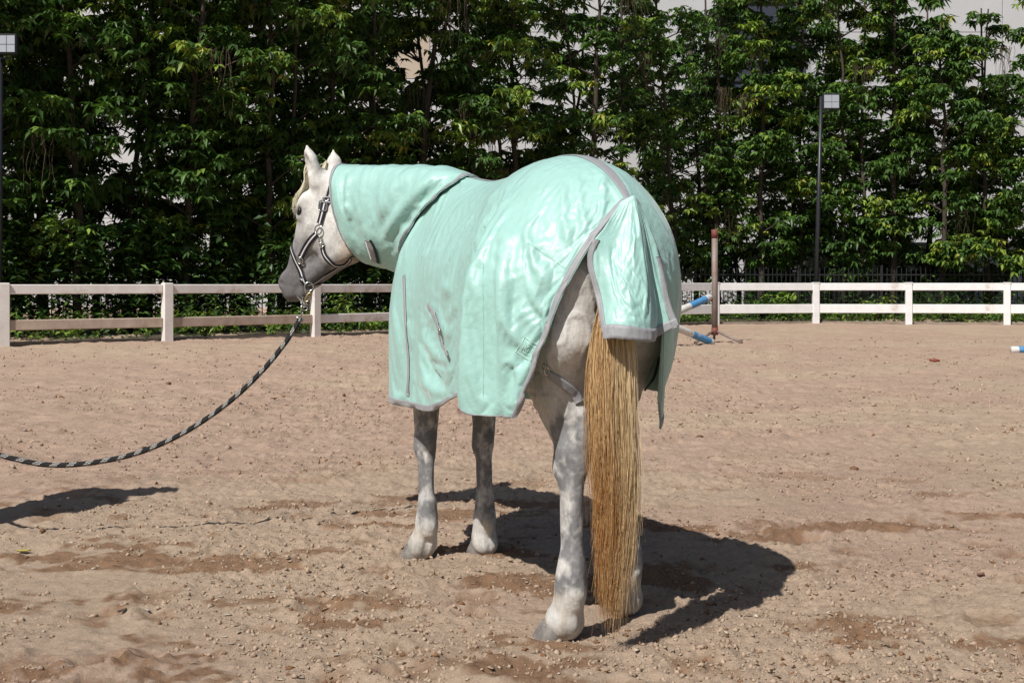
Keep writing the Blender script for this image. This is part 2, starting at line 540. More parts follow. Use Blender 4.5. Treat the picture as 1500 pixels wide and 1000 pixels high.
# low timber kerb under the fence
M_kerb = simple_mat('weathered_timber', (.30, .25, .20), .85, scale=6, bumps=.4, dark=(.18, .14, .11))
for i in range(len(FENCE) - 1):
    a, b = FENCE[i], FENCE[i + 1]
    d = b - a
    an = math.atan2(d[1], d[0])
    ca, sa = math.cos(an), math.sin(an)
    c = (a + b) / 2
    n_ = np.array([-d[1], d[0]]) / np.linalg.norm(d) * .14
    zb = (base_z[i] + base_z[i + 1]) / 2
    MB().box((0, 0, 0), (np.linalg.norm(d) + .02 * (i % 2), .07, .24), .015, np.array([(ca, -sa, 0), (sa, ca, 0), (0, 0, 1)])).build('kerb_board', M_kerb, None, loc=(c[0] + n_[0], c[1] + n_[1], zb - .04), kind='structure')
# strip of soil behind the fence
def back_line(x, off):
    return np.interp(x, FENCE[:, 0], FENCE[:, 1]) + off
sx = np.linspace(-26, 30, 113)
so = np.linspace(.16, 16, 34)
SX, SO = np.meshgrid(sx, so)
SY = back_line(SX, SO)
SZ = np.interp(SX, FENCE[:, 0], base_z) + .03 + .04 * noise(np.c_[SX.ravel(), SY.ravel()], .9, 77).reshape(SX.shape)
M_soil = simple_mat('planting_soil', (.10, .078, .05), .95, scale=3, bumps=.6, dark=(.05, .05, .022))
mobj('planting_bed', np.c_[SX.ravel(), SY.ravel(), SZ.ravel()], grid_faces(34, 113), M_soil, None, True, kind='structure')

# ------------------------------------------------------------------ dark metal boundary fence behind it
M_iron = simple_mat('dark_iron', (.018, .018, .02), .5, scale=12, bumps=.1)
ML = np.array([(-26, 17), (-16.5, 24.0), (-10.5, 27.2), (-5.5, 30.6), (0, 36.2), (4, 39.6), (9, 40.8), (16, 40.6), (28, 38)])
iron = thing('metal_fence', 'dark metal fence of thin upright bars between the white fence and the trees', 'fence', (ML[0, 0], ML[0, 1], 0))
IO = np.array(iron.location)
bars = MB()
for i in range(len(ML) - 1):
    a, b = ML[i], ML[i + 1]
    d = b - a
    L_ = np.linalg.norm(d)
    u = d / L_
    zb = float(np.interp(a[0], FENCE[:, 0], base_z))
    top = 1.60 if i > 2 else 1.45
    an = math.atan2(d[1], d[0])
    rot = np.array([(math.cos(an), -math.sin(an), 0), (math.sin(an), math.cos(an), 0), (0, 0, 1)])
    for z in (zb + .25, top - .18):
        MB().box((0, 0, 0), (L_, .035, .04), 0, rot).build('rail', M_iron, iron, loc=tuple(np.array([(a + b)[0] / 2, (a + b)[1] / 2, z]) - IO))
    for k in range(max(1, int(L_ / 2.6))):
        q = a + u * 2.6 * k
        MB().box((q[0] - IO[0], q[1] - IO[1], (top + .12 + zb) / 2), (.08, .08, top + .12 - zb), .008, rot).build('post', M_iron, iron)
    for k in range(int(L_ / .15)):
        q = a + u * .15 * (k + .5)
        x, y = q - IO[:2]
        v = [(x - .011, y - .011, zb), (x + .011, y - .011, zb), (x + .011, y + .011, zb), (x - .011, y + .011, zb), (x - .011, y - .011, top), (x + .011, y - .011, top), (x + .011, y + .011, top), (x - .011, y + .011, top), (x, y, top + .05)]
        bars.add(v, [(0, 1, 5, 4), (1, 2, 6, 5), (2, 3, 7, 6), (3, 0, 4, 7), (4, 5, 8), (5, 6, 8), (6, 7, 8), (7, 4, 8)])
bars.build('bars', M_iron, iron, kind='stuff')

# ------------------------------------------------------------------ buildings beyond the trees
M_panel = simple_mat('grey_wall_panel', (.50, .505, .52), .55, dark=(.46, .465, .48), scale=1.2, bumps=.05)
M_panel2 = simple_mat('beige_wall_panel', (.46, .38, .30), .6, dark=(.42, .35, .28), scale=1.5, bumps=.05)
M_joint = simple_mat('wall_joint', (.38, .39, .41), .8)
M_dark = simple_mat('dark_cladding', (.045, .052, .075), .4, scale=2)
bld = thing('warehouse', 'pale grey panelled warehouse wall rising behind the whole row of trees', 'building', (0, 53, 0))
BO = np.array(bld.location)
MB().box((0, .35, 8.5), (78, .5, 19)).build('wall', M_joint, bld)
pm = {}
def panel_mesh(w, h, mat):
    if (w, h, mat.name) not in pm:
        mb = MB().box((0, 0, 0), (w, .09, h), .012)
        pm[(w, h, mat.name)] = new_mesh('panel', np.concatenate(mb.v), mb.f, mat, False)
    return pm[(w, h, mat.name)]
for ix in range(20):
    x = -37.5 + ix * 3.9 + 1.0
    for iz in range(9):
        z = .95 + iz * 1.9
        if abs(x - 10.2) < 1.9 and z > 8.5:
            continue
        mt = M_panel2 if (abs(x + 6.8) < 2 and iz in (2, 3, 5)) else M_panel
        link('panel', panel_mesh(3.88, 1.88, mt), bld, (x, .05, z))
MB().box((10.2, .08, 12.8), (3.6, .12, 8.2), .01).build('dark_bay', M_dark, bld)
for k in range(5):
    MB().box((10.2, -.02, 9.4 + k * 1.6), (3.6, .08, .05)).build('glazing_bar', M_iron, bld)
# low whitewashed wall near the right
M_lime = simple_mat('whitewash', (.66, .66, .64), .8, dark=(.54, .53, .50), scale=1.2, bumps=.15, wear=.06, wearcol=(.42, .38, .33))
lw = thing('garden_wall', 'low whitewashed wall with a flat coping behind the tree trunks', 'wall', (18, 47.5, 0))
MB().box((0, 0, 1.25), (19, .25, 2.6), .02).build('wall_face', M_lime, lw)
MB().box((0, 0, 2.60), (19.2, .36, .10), .02).build('coping', M_panel, lw)

# ------------------------------------------------------------------ trees
M_bark = simple_mat('bark', (.075, .058, .042), .9, scale=9, bumps=.6, dark=(.035, .028, .02))
def leaf_mat(name, rough=.42):
    m, nt, b = nodes_of(name)
    a = nt.nodes.new('ShaderNodeAttribute')
    a.attribute_name = 'tint'
    nt.links.new(a.outputs['Color'], b.inputs['Base Color'])
    b.inputs['Roughness'].default_value = rough
    b.inputs['Specular IOR Level'].default_value = .5
    tr = nt.nodes.new('ShaderNodeBsdfTranslucent')
    mxc = mixc(nt, 1.0, a.outputs['Color'], (1.0, 1.1, .35), 'MULTIPLY')
    nt.links.new(mxc, tr.inputs[0])
    ms = nt.nodes.new('ShaderNodeMixShader')
    ms.inputs[0].default_value = .22
    out = nt.nodes['Material Output']
    nt.links.new(b.outputs[0], ms.inputs[1])
    nt.links.new(tr.outputs[0], ms.inputs[2])
    nt.links.new(ms.outputs[0], out.inputs[0])
    return m
M_leaf = leaf_mat('tree_leaf')
M_weed = leaf_mat('weed_leaf', .5)
M_vine = simple_mat('dead_vine', (.15, .11, .07), .9, scale=14, bumps=.3, dark=(.06, .042, .028))
def leaves(C, D, Ln, Wn, droop, col, r):
    """one pointed leaf per row: base C, direction D, length, width; folded along the midrib, tip bent down by droop"""
    n = len(C)
    S = np.cross(D, [0, 0, 1.0])
    S /= np.linalg.norm(S, axis=1, keepdims=True) + 1e-9
    Nn = np.cross(S, D)
    roll = r.normal(0, .35, n)[:, None]
    S2 = S * np.cos(roll) + Nn * np.sin(roll)
    Z = np.array([0, 0, -1.0])
    p1 = C + D * (Ln * .45)[:, None] + Z * (droop * Ln * .06)[:, None]
    p2 = C + D * Ln[:, None] + Z * (droop * Ln * .55)[:, None]
    v = np.stack([C, p1 - S2 * (Wn / 2)[:, None], p2, p1 + S2 * (Wn / 2)[:, None]], 1)
    base = 4 * np.arange(n)[:, None, None]
    f = (np.array([(0, 2, 1), (0, 3, 2)])[None] + base).reshape(-1, 3)
    return v.reshape(-1, 3), f, np.repeat(col, 4, axis=0)
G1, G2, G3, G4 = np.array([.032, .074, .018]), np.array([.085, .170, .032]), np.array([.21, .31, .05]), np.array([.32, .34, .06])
def crown_leaves(r, H, pads, leafL, young=.2, fill=1.0):
    """pads: flat umbrella clumps (x, y, z, radius); each is filled with whorls of drooping leaves"""
    Cs, Ds, Ls, Ws, dr, cl = [], [], [], [], [], []
    for (x, y, z, R_) in pads:
        nw = int(27 * (R_ / .55) ** 2 * fill) + 6
        yg = r.random() < young
        for _ in range(nw):
            a, q = r.uniform(0, 6.28), math.sqrt(r.random()) * R_
            dz = .42 * R_ * (1 - (q / R_) ** 2) * r.uniform(.2, 1.1) - r.uniform(0, .75) * R_ * (r.random() < .55)
            c0 = np.array([x + q * math.cos(a), y + q * math.sin(a), z + dz])
            nl = r.integers(6, 10)
            a0 = r.uniform(0, 6.28)
            tint = r.random()
            base = G1 * (1 - tint) + G2 * tint
            top = dz > .12 * R_ and q < R_ * .9  # clump tops get lighter greens, sunlight painted into the leaf colour
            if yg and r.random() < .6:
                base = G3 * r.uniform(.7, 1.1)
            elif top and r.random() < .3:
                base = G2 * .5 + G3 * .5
            if yg and r.random() < .06:
                base = G4
            for k in range(nl):
                b_ = a0 + k * 6.28 / nl + r.normal(0, .2)
                el = r.uniform(-.75, .3)
                Cs.append(c0)
                Ds.append((math.cos(b_) * math.cos(el), math.sin(b_) * math.cos(el), math.sin(el)))
                l_ = leafL * r.uniform(.65, 1.2)
                Ls.append(l_)
                Ws.append(l_ * r.uniform(.36, .52))
                dr.append(r.uniform(.3, 1.2))
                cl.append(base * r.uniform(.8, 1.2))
    return [np.array(q) for q in (Cs, Ds, Ls, Ws, dr, cl)]
def make_tree(i, x, y, H, leafL, label, seed, spread=1.35, dens=1.0, low=1.5, twin=False, young=.2, vines=6, fill=1.0):
    r = np.random.default_rng(seed)
    zb = float(np.interp(x, FENCE[:, 0], base_z))
    t = thing('tree', label, 'tree', (x, y, zb), 'trees in a row behind the arena fence')
    mb = MB()
    stems = []
    for k in range(2 if twin else 1):
        h = np.linspace(0, H, 10)
        ox, oy = (r.normal(0, .2), r.normal(0, .15)) if k == 0 else (r.choice([-.45, .45]), .2)
        wx = ox * (.4 + .6 * h / H) + np.cumsum(r.normal(0, .07, 10)) + (h / H) * r.normal(0, .3)
        wy = oy + np.cumsum(r.normal(0, .06, 10))
        P_ = np.c_[wx, wy, h - .1]
        r0 = r.uniform(.07, .125) * (1 if k == 0 else .7)
        mb.tube(P_, np.linspace(r0, .025, 10), 7)
        stems.append(P_)
    pads = []
    z = low
    nlev = int((H - low) / .46 * dens)
    for k in range(nlev):
        z = low + (H - low) * (k + r.uniform(-.3, .6)) / nlev
        st = stems[k % len(stems)]
        sx_, sy_ = np.interp(z, st[:, 2], st[:, 0]), np.interp(z, st[:, 2], st[:, 1])
        prof = spread * (.55 + .55 * math.sin(math.pi * min(1, max(0, z - low) / (H - low)) ** .75)) * (1 if z < H * .8 else 1.15 - .7 * (z - H * .8) / (H * .2))
        for b_ in range(2 if r.random() < .65 else 3):
            a, q = r.uniform(0, 6.28), prof * math.sqrt(r.uniform(.05, 1))
            px_, py_ = sx_ + q * math.cos(a), sy_ + q * .85 * math.sin(a)
            R_ = r.uniform(.32, .50 + .42 * r.random()) * (1 - .35 * max(0, z / H - .75) / .25)
            pads.append((px_, py_, z + .15 * q, R_))
            mb.tube(cr1(np.array([(sx_, sy_, z - .35), (sx_ * .5 + px_ * .5, sy_ * .5 + py_ * .5, z - .05), (px_, py_, z + .15 * q)]), 5), np.linspace(.028, .008, 5), 4, False)
    mb.build('trunk', M_bark, t, True)
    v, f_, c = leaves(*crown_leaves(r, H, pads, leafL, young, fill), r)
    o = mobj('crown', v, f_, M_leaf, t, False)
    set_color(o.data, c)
    # dead creepers hanging in bunches
    for k in range(vines):
        z = r.uniform(low + 1.5, H - .4)
        st = stems[0]
        ax, ay = np.interp(z, st[:, 2], st[:, 0]) + r.normal(0, .5), np.interp(z, st[:, 2], st[:, 1]) - r.uniform(.2, spread)
        vm = MB()
        for j in range(r.integers(10, 22)):
            x0, y0, ln = ax + r.normal(0, .16), ay + r.normal(0, .12), r.uniform(.35, 1.35)
            tt2 = np.linspace(0, 1, 5)
            vm.tube(np.c_[x0 + r.normal(0, .10) * tt2 + .03 * np.sin(tt2 * 7 + j), y0 + r.normal(0, .08) * tt2, z - ln * tt2], np.linspace(.007, .003, 5), 3, False)
        vm.build('dead_creeper', M_vine, t, True)
    return t
def place(xp, dy):
    d = 32.0
    for _ in range(12):
        d = float(np.interp((xp - 750) / FPX * d, FENCE[:, 0], FENCE[:, 1])) + dy
    return (xp - 750) / FPX * d, d
# photo x, depth behind the white fence, height, leaf length, share of young leaves, dead creepers, leaf fill, label
TREES = [
 (-115, 5.0, 9.0, .25, .10, 0, 1.0, 'dark tree at the far left end of the tree row'),
 (-30, 4.4, 9.5, .26, .10, 1, 1.0, 'dark leafy tree right behind the left floodlight pole'),
 (48, 5.6, 9.2, .26, .10, 1, 1.0, 'dark leafy tree just right of the left floodlight'),
 (112, 4.4, 9.6, .27, .16, 1, 1.1, 'broad dark tree with drooping leaves between left floodlight and second fence post'),
 (186, 5.4, 9.0, .25, .10, 1, 1.0, 'dark tree left of the second white fence post'),
 (258, 4.5, 9.5, .25, .20, 2, 1.0, 'dark tree above the second white fence post'),
 (330, 5.6, 10, .26, .34, 2, 1.0, 'tree with yellow green tufts midway between second post and horse head'),
 (396, 4.6, 9.4, .25, .20, 2, 1.1, 'dark tree just left of the horse face'),
 (462, 5.8, 10.4, .25, .12, 3, .9, 'dark tree rising behind the ears of the horse'),
 (540, 5.2, 10.6, .25, .15, 4, .8, 'thin crowned tree behind the green neck cover'),
 (612, 5.8, 10.8, .25, .22, 4, .9, 'tree behind the seam of the neck cover'),
 (690, 4.9, 10.8, .26, .35, 7, .9, 'tree with brown dead creepers above the withers of the horse'),
 (765, 5.4, 11.2, .25, .50, 5, 1.0, 'tree with bright young tufts above the back of the horse'),
 (840, 4.8, 11.4, .25, .35, 4, 1.0, 'tree standing straight behind the croup of the horse'),
 (906, 5.4, 11.8, .25, .20, 5, .7, 'sparse tree behind the grey croup strip of the rug'),
 (988, 5.0, 12.2, .25, .18, 8, .7, 'thin tree draped in dead creepers left of the rusty jump stand'),
 (1050, 5.5, 11.8, .25, .22, 9, .9, 'tree draped in brown creepers behind the rusty jump stand'),
 (1116, 4.9, 12.0, .26, .25, 3, 1.0, 'leafy tree between rusty jump stand and right floodlight'),
 (1180, 5.8, 12.2, .25, .20, 3, .8, 'tree right behind the right floodlight pole'),
 (1246, 4.9, 12.0, .26, .28, 4, 1.0, 'leafy tree just right of the right floodlight'),
 (1312, 5.3, 12.4, .26, .25, 2, 1.1, 'tall dense tree above the second white post from the right'),
 (1384, 4.9, 9.4, .26, .30, 2, .9, 'shorter tree with a pointed top left of the rightmost fence post'),
 (1450, 5.4, 9.9, .26, .34, 1, 1.0, 'low light green tree behind the rightmost white fence post'),
 (1516, 4.8, 10.2, .26, .30, 1, 1.0, 'light green tree cut by the right edge of the photo'),
 (1610, 5.0, 10, .26, .25, 1, 1.0, 'tree at the far right end of the tree row'),
]
BACKROW = [(-70, 'left of the left floodlight pole'), (8, 'behind the left floodlight pole'), (82, 'right of the left floodlight'), (150, 'above the first full bay of fence'), (224, 'just left of the second fence post'), (296, 'right of the second fence post'), (365, 'left of the horse muzzle'), (430, 'behind the horse face'), (505, 'behind the poll of the horse'), (580, 'behind the neck cover'), (655, 'behind the horse withers'), (730, 'behind the horse back'), (805, 'behind the front of the croup'), (1085, 'right of the rusty jump stand'), (1215, 'right of the right floodlight pole'), (1345, 'left of the pointed shorter tree'), (960, 'right of the croup strip of the rug'), (1018, 'left of the rusty jump stand'), (1150, 'left of the right floodlight pole'), (1280, 'above the bay right of the right floodlight'), (1420, 'behind the rightmost fence post'), (1490, 'at the right edge')]
for i, (xp, dy, H_, ll, yg, vn_, fl_, lb) in enumerate(TREES):
    x_, y_ = place(xp, dy)
    make_tree(i, x_, y_, H_, ll * (.74 if xp < 500 else .80), lb, 100 + i, low=1.55 if xp < 900 else 1.9, twin=i % 3 == 1, young=yg, vines=(vn_ + 1) // 2, fill=fl_ * (1 if xp < 950 else .85 if xp < 1100 else 1.05), spread=1.1 if xp < 450 else 1.3, dens=1.0 if xp < 950 else 1.15)
for i, (xp, lb) in enumerate(BACKROW):
    x_, y_ = place(xp, 8.3 + .7 * (i % 3))
    make_tree(i, x_, y_, 11.0 if xp < 1380 else 8.4, .27, 'dark tree of the second row, ' + lb, 300 + i, low=1.3, young=.05, vines=0, fill=.42, spread=1.35, dens=.95)

# undergrowth: weeds that nobody could count, and the shrubs one can point at
def weeds(name, n, x0, x1, o0, o1, hmin, hmax, leafL, seed, cols, label):
    r = np.random.default_rng(seed)
    x = r.uniform(x0, x1, n)
    y = back_line(x, r.uniform(o0, o1, n))
    keep = noise(np.c_[x, y], .8, seed) > r.uniform(-.9, .2, n)
    x, y = x[keep], y[keep]
    z = np.interp(x, FENCE[:, 0], base_z) + .03
    Cs, Ds, Ls, Ws, dr, cl = [], [], [], [], [], []
    for i in range(len(x)):
        h = r.uniform(hmin, hmax)
        ln = r.normal(0, .25, 2)
        for k in range(int(4 + h * 16)):
            t = r.uniform(.15, 1)
            a, el = r.uniform(0, 6.28), r.uniform(-.3, .6)
            Cs.append((x[i] + ln[0] * t * h, y[i] + ln[1] * t * h, z[i] + t * h))
            Ds.append((math.cos(a) * math.cos(el), math.sin(a) * math.cos(el), math.sin(el)))
            l_ = leafL * r.uniform(.6, 1.3)
            Ls.append(l_)
            Ws.append(l_ * r.uniform(.3, .5))
            dr.append(r.uniform(.2, 1))
            cl.append(cols[r.integers(len(cols))] * r.uniform(.7, 1.2))
    v, f_, c = leaves(*[np.array(q) for q in (Cs, Ds, Ls, Ws, dr, cl)], r)
    o = mobj(name, v, f_, M_weed, None, False, kind='stuff', label=label)
    set_color(o.data, c)
weeds('undergrowth', 900, -13, -2, .3, 4.2, .15, .55, .12, 21, [G2, G3, G1], 'green weeds growing behind the left half of the white fence')
weeds('undergrowth', 1500, -2, 18, .3, 4.5, .12, .50, .14, 22, [G2, G3, G2, G1], 'green weeds growing behind the right half of the white fence')
weeds('undergrowth', 1700, -15, 1, 3.0, 8.0, .8, 2.6, .17, 24, [G1, G1, G2], 'dark tangled saplings under the trees on the left')
weeds('undergrowth', 650, 1, 22, 3.6, 7.5, .5, 1.5, .17, 23, [G1, G1, G2], 'dark tangled saplings between the tree trunks on the right')
def shrub(xp, dy, h, rad, leafL, cols, label, seed):
    r = np.random.default_rng(seed)
    x, y = place(xp, dy)
    zb = float(np.interp(x, FENCE[:, 0], base_z))
    t = thing('shrub', label, 'shrub', (x, y, zb), 'shrubs behind the white fence')
    mb = MB()
    Cs, Ds, Ls, Ws, dr, cl = [], [], [], [], [], []
    for k in range(9):
        a, q = r.uniform(0, 6.28), rad * r.uniform(.2, 1)
        tip = np.array([q * math.cos(a), q * math.sin(a), h * r.uniform(.55, 1)])
        P_ = cr1(np.array([(0, 0, 0), tip * [.35, .35, .6], tip]), 8)
        mb.tube(P_, np.linspace(.014, .005, 8), 5, False)
        for j in range(26):
            c = P_[r.integers(3, 8)] + r.normal(0, .06, 3)
            b_, el = r.uniform(0, 6.28), r.uniform(-.4, .5)
            Cs.append(c)
            Ds.append((math.cos(b_) * math.cos(el), math.sin(b_) * math.cos(el), math.sin(el)))
            l_ = leafL * r.uniform(.6, 1.2)
            Ls.append(l_)
            Ws.append(l_ * .34)
            dr.append(r.uniform(.3, 1.1))
            cl.append(cols[r.integers(len(cols))] * r.uniform(.75, 1.2))
    mb.build('stem', M_bark, t, True)
    v, f_, c = leaves(*[np.array(q) for q in (Cs, Ds, Ls, Ws, dr, cl)], r)
    o = mobj('foliage', v, f_, M_weed, t, False)
    set_color(o.data, c)
for k, (xp, dy, h, rad, ll, cols, lb) in enumerate([
  (1146, .9, .92, .55, .26, [G3, G2], 'bright green shrub with long leaves just left of the right floodlight pole'),
  (1112, 1.6, .75, .5, .2, [G2, G1], 'darker shrub between the jump stand and the bright shrub'),
  (1290, 1.4, .75, .6, .18, [G2, G3], 'mid green shrub just left of the third white post from the right'),
  (1405, 1.3, .6, .7, .15, [G2, G3], 'low green shrub left of the rightmost white post'),
  (1380, 2.0, .8, .6, .16, [G1, G2], 'dark green shrub in the middle of the right fence bay'),
  (508, 1.2, .85, .4, .14, [G3, G2], 'small shrub with light leaves right of the post under the horse chin'),
  (300, 1.1, .5, .5, .12, [G2, G3], 'low weedy shrub just right of the second fence post')]):
    shrub(xp, dy, h, rad, ll, cols, lb, 500 + k)

# ------------------------------------------------------------------ floodlight poles
M_pole = simple_mat('dark_pole_paint', (.022, .024, .032), .42, scale=6, bumps=.08, wear=.1, wearcol=(.10, .06, .04))
M_glass, _nt2, _b2 = nodes_of('lamp_glass')
_b2.inputs['Base Color'].default_value = (.62, .64, .67, 1)
_b2.inputs['Roughness'].default_value = .12
_b2.inputs['Metallic'].default_value = .55
def floodlight(xp, xtop, ytop, d, w, hh, label, yaw, lean=0):
    base = at(xp, HZ, d)
    zb = float(np.interp(base[0], FENCE[:, 0], base_z))
    t = thing('floodlight', label, 'floodlight', (base[0], d, zb), 'floodlights on dark poles')
    topz = at(0, ytop, d)[2] - zb
    tx = (xtop - xp) / FPX * d
    MB().tube([(0, 0, -.1), (tx * .5, 0, topz * .5), (tx, 0, topz + hh * .35)], [.066, .060, .052], 14).build('pole', M_pole, t, True)
    MB().tube([(0, 0, 0), (0, 0, .06)], [.16, .15], 14).build('base_plate', M_pole, t, True)
    hx, hz_ = tx + w * .52, topz
    MB().box((hx, -.10, hz_), (w, .12, hh), .02, None).build('lamp_housing', M_pole, t)
    g = MB()
    g.box((hx, -.167, hz_), (w * .86, .012, hh * .80), .004)
    go = g.build('lamp_glass', M_glass, t)
    for k in (2,):
        MB().box((hx - w * .43 + w * .86 * k / 4, -.176, hz_), (.010, .01, hh * .8)).build('reflector_rib', M_steel_grey, go)
    MB().box((hx, -.176, hz_ - hh * .02), (w * .86, .01, .010)).build('reflector_rib', M_steel_grey, go)
    MB().box((hx - w * .2, -.02, hz_ - hh * .62), (w * .5, .05, .04), .008).build('bracket', M_pole, t)
M_steel_grey = simple_mat('lamp_frame_steel', (.32, .33, .35), .4, .6, scale=10)
floodlight(1194, 1203, 150, 37.6, .50, .47, 'right floodlight on a slim dark pole among the trees', 0)
floodlight(-3, 0, 67, 22.6, .34, .36, 'left floodlight on a dark pole at the left edge', 0)

# ------------------------------------------------------------------ jump: two stands and two blue and white poles
M_blue = simple_mat('pole_blue_paint', (.085, .29, .56), .5, scale=14, bumps=.1, wear=.12, wearcol=(.5, .5, .5))
M_pwhite = simple_mat('pole_white_paint', (.70, .69, .66), .55, scale=10, bumps=.1, wear=.12, wearcol=(.36, .30, .25))
M_rust = simple_mat('rusty_steel', (.28, .25, .24), .65, .2, scale=5, bumps=.3, dark=(.19, .115, .085), wear=.1, wearcol=(.20, .06, .045))
M_cupred = simple_mat('rust_red_paint', (.17, .055, .042), .7, scale=12, bumps=.3, dark=(.15, .035, .03))
def stand(xp, d, label, flip=1):
    p = at(xp, HZ, d)
    zb = float(ground_h([p[0]], [d])[0])
    t = thing('jump_stand', label, 'jump stand', (p[0], d, zb), 'jump stands')
    MB().tube([(0, 0, .18), (0, 0, 2.05)], [.058, .058], 16).build('upright', M_rust, t, True)
    MB().tube([(0, 0, 1.98), (0, 0, 2.14)], [.064, .064], 16).build('cap', M_cupred, t, True)
    MB().tube([(0, 0, .16), (0, 0, .30)], [.068, .062], 16).build('collar', M_cupred, t, True)
    for k in range(3):
        a = [-2.45, -.55, 1.45][k]
        MB().tube([(0, 0, .25), (.36 * math.cos(a), .36 * math.sin(a), .10), (.55 * math.cos(a), .55 * math.sin(a), .025)], [.026, .026, .026], 8).build('foot', M_rust, t, True)
    mb = MB()
    mb.box((-.085 * flip, 0, .84), (.06, .11, .10), .01).box((-.155 * flip, 0, .80), (.10, .12, .025), .005).box((-.205 * flip, 0, .835), (.02, .12, .09), .005)
    mb.build('pole_cup', M_cupred, t)
    return np.array([p[0] - .15 * flip, d, zb + .87])
def pole(a, b, label, segs, r=.066, grp='blue and white jump poles'):
    a, b = np.array(a), np.array(b)
    t = thing('jump_pole', label, 'jump pole', tuple(a), grp)
    n_ = len(segs)
    for k, (t0, t1, c) in enumerate(segs):
        p0, p1 = (b - a) * t0, (b - a) * t1
        dd_ = (b - a) / np.linalg.norm(b - a) * .006
        MB().tube([p0 - dd_ * (k == 0), p0 + dd_, p1 - dd_, p1 + dd_ * (k == n_ - 1)], [r * (.9 if k == 0 else 1), r, r, r * (.9 if k == n_ - 1 else 1)], 18).build('band', M_blue if c == 'b' else M_pwhite, t, True)
d_ = 24.4
cupR = stand(1047, d_, 'rusty jump stand with forked feet in front of the white fence')
cupL = stand(866, 22.0, 'second jump stand, hidden behind the horse', -1)
gR = at(1046, 505, 23.9)
gz = lambda x, y: float(ground_h([x], [y])[0]) + .05
lowR = np.array([gR[0] - .02, 23.95, gz(gR[0], 23.95)])
lowL = np.array([cupL[0] + .05, 21.9, gz(cupL[0] + .05, 21.9)])
pole(cupR + np.array([.06, 0, .0]), lowL, 'blue and white pole with its raised end resting on the rusty stand', [(0, .05, 'w'), (.05, .21, 'b'), (.21, .45, 'w'), (.45, .7, 'b'), (.7, 1, 'w')])
pole(lowR + np.array([0.0, 0, .0]), cupL, 'blue and white pole with its low end on the sand at the stand foot', [(0, .03, 'w'), (.03, .20, 'b'), (.20, .45, 'w'), (.45, .7, 'b'), (.7, 1, 'w')])
dR = FPX * CAM_H / (519 - HZ)
xr = (1482 - 750) / FPX * dR
pole((xr, dR, gz(xr, dR)), (xr + 3.0, dR + .35, gz(xr + 3.0, dR + .35)), 'blue pole with a white end lying on the sand at the right edge', [(0, .035, 'w'), (.035, .3, 'b'), (.3, .6, 'w'), (.6, 1, 'b')], .058)
# red scrap on the sand
d2 = FPX * CAM_H / (534 - HZ)
x2 = (1369 - 750) / FPX * d2
mb = MB()
rr = np.random.default_rng(9)
v_ = ico * [.10, .045, .03] * rr.uniform(.7, 1.2, (12, 1))
mb.add(v_ + [0, 0, .03], icf)
mb.build('plastic_scrap', simple_mat('dull_red_plastic', (.26, .06, .03), .6, scale=12), None, True, (x2, d2, float(ground_h([x2], [d2])[0])), label='small dull red scrap lying on the sand at the far right', category='scrap')
# ------------------------------------------------------------------ horse frame: x forward, y left, z up, origin midway between the hind hooves
H0 = np.array([0.266, 4.33, 0.0])
YAW = math.radians(24.6)
FW = np.array([-math.sin(YAW), math.cos(YAW), 0])
LF = np.array([-math.cos(YAW), -math.sin(YAW), 0])
UP = np.array([0, 0, 1.0])
def Wd(p):
    p = np.asarray(p, float)
    return H0 + p[..., :1] * FW + p[..., 1:2] * LF + p[..., 2:3] * UP
def Lc(w):
    d = np.asarray(w, float) - H0
    return np.stack([d @ FW, d @ LF, d[..., 2]], -1)

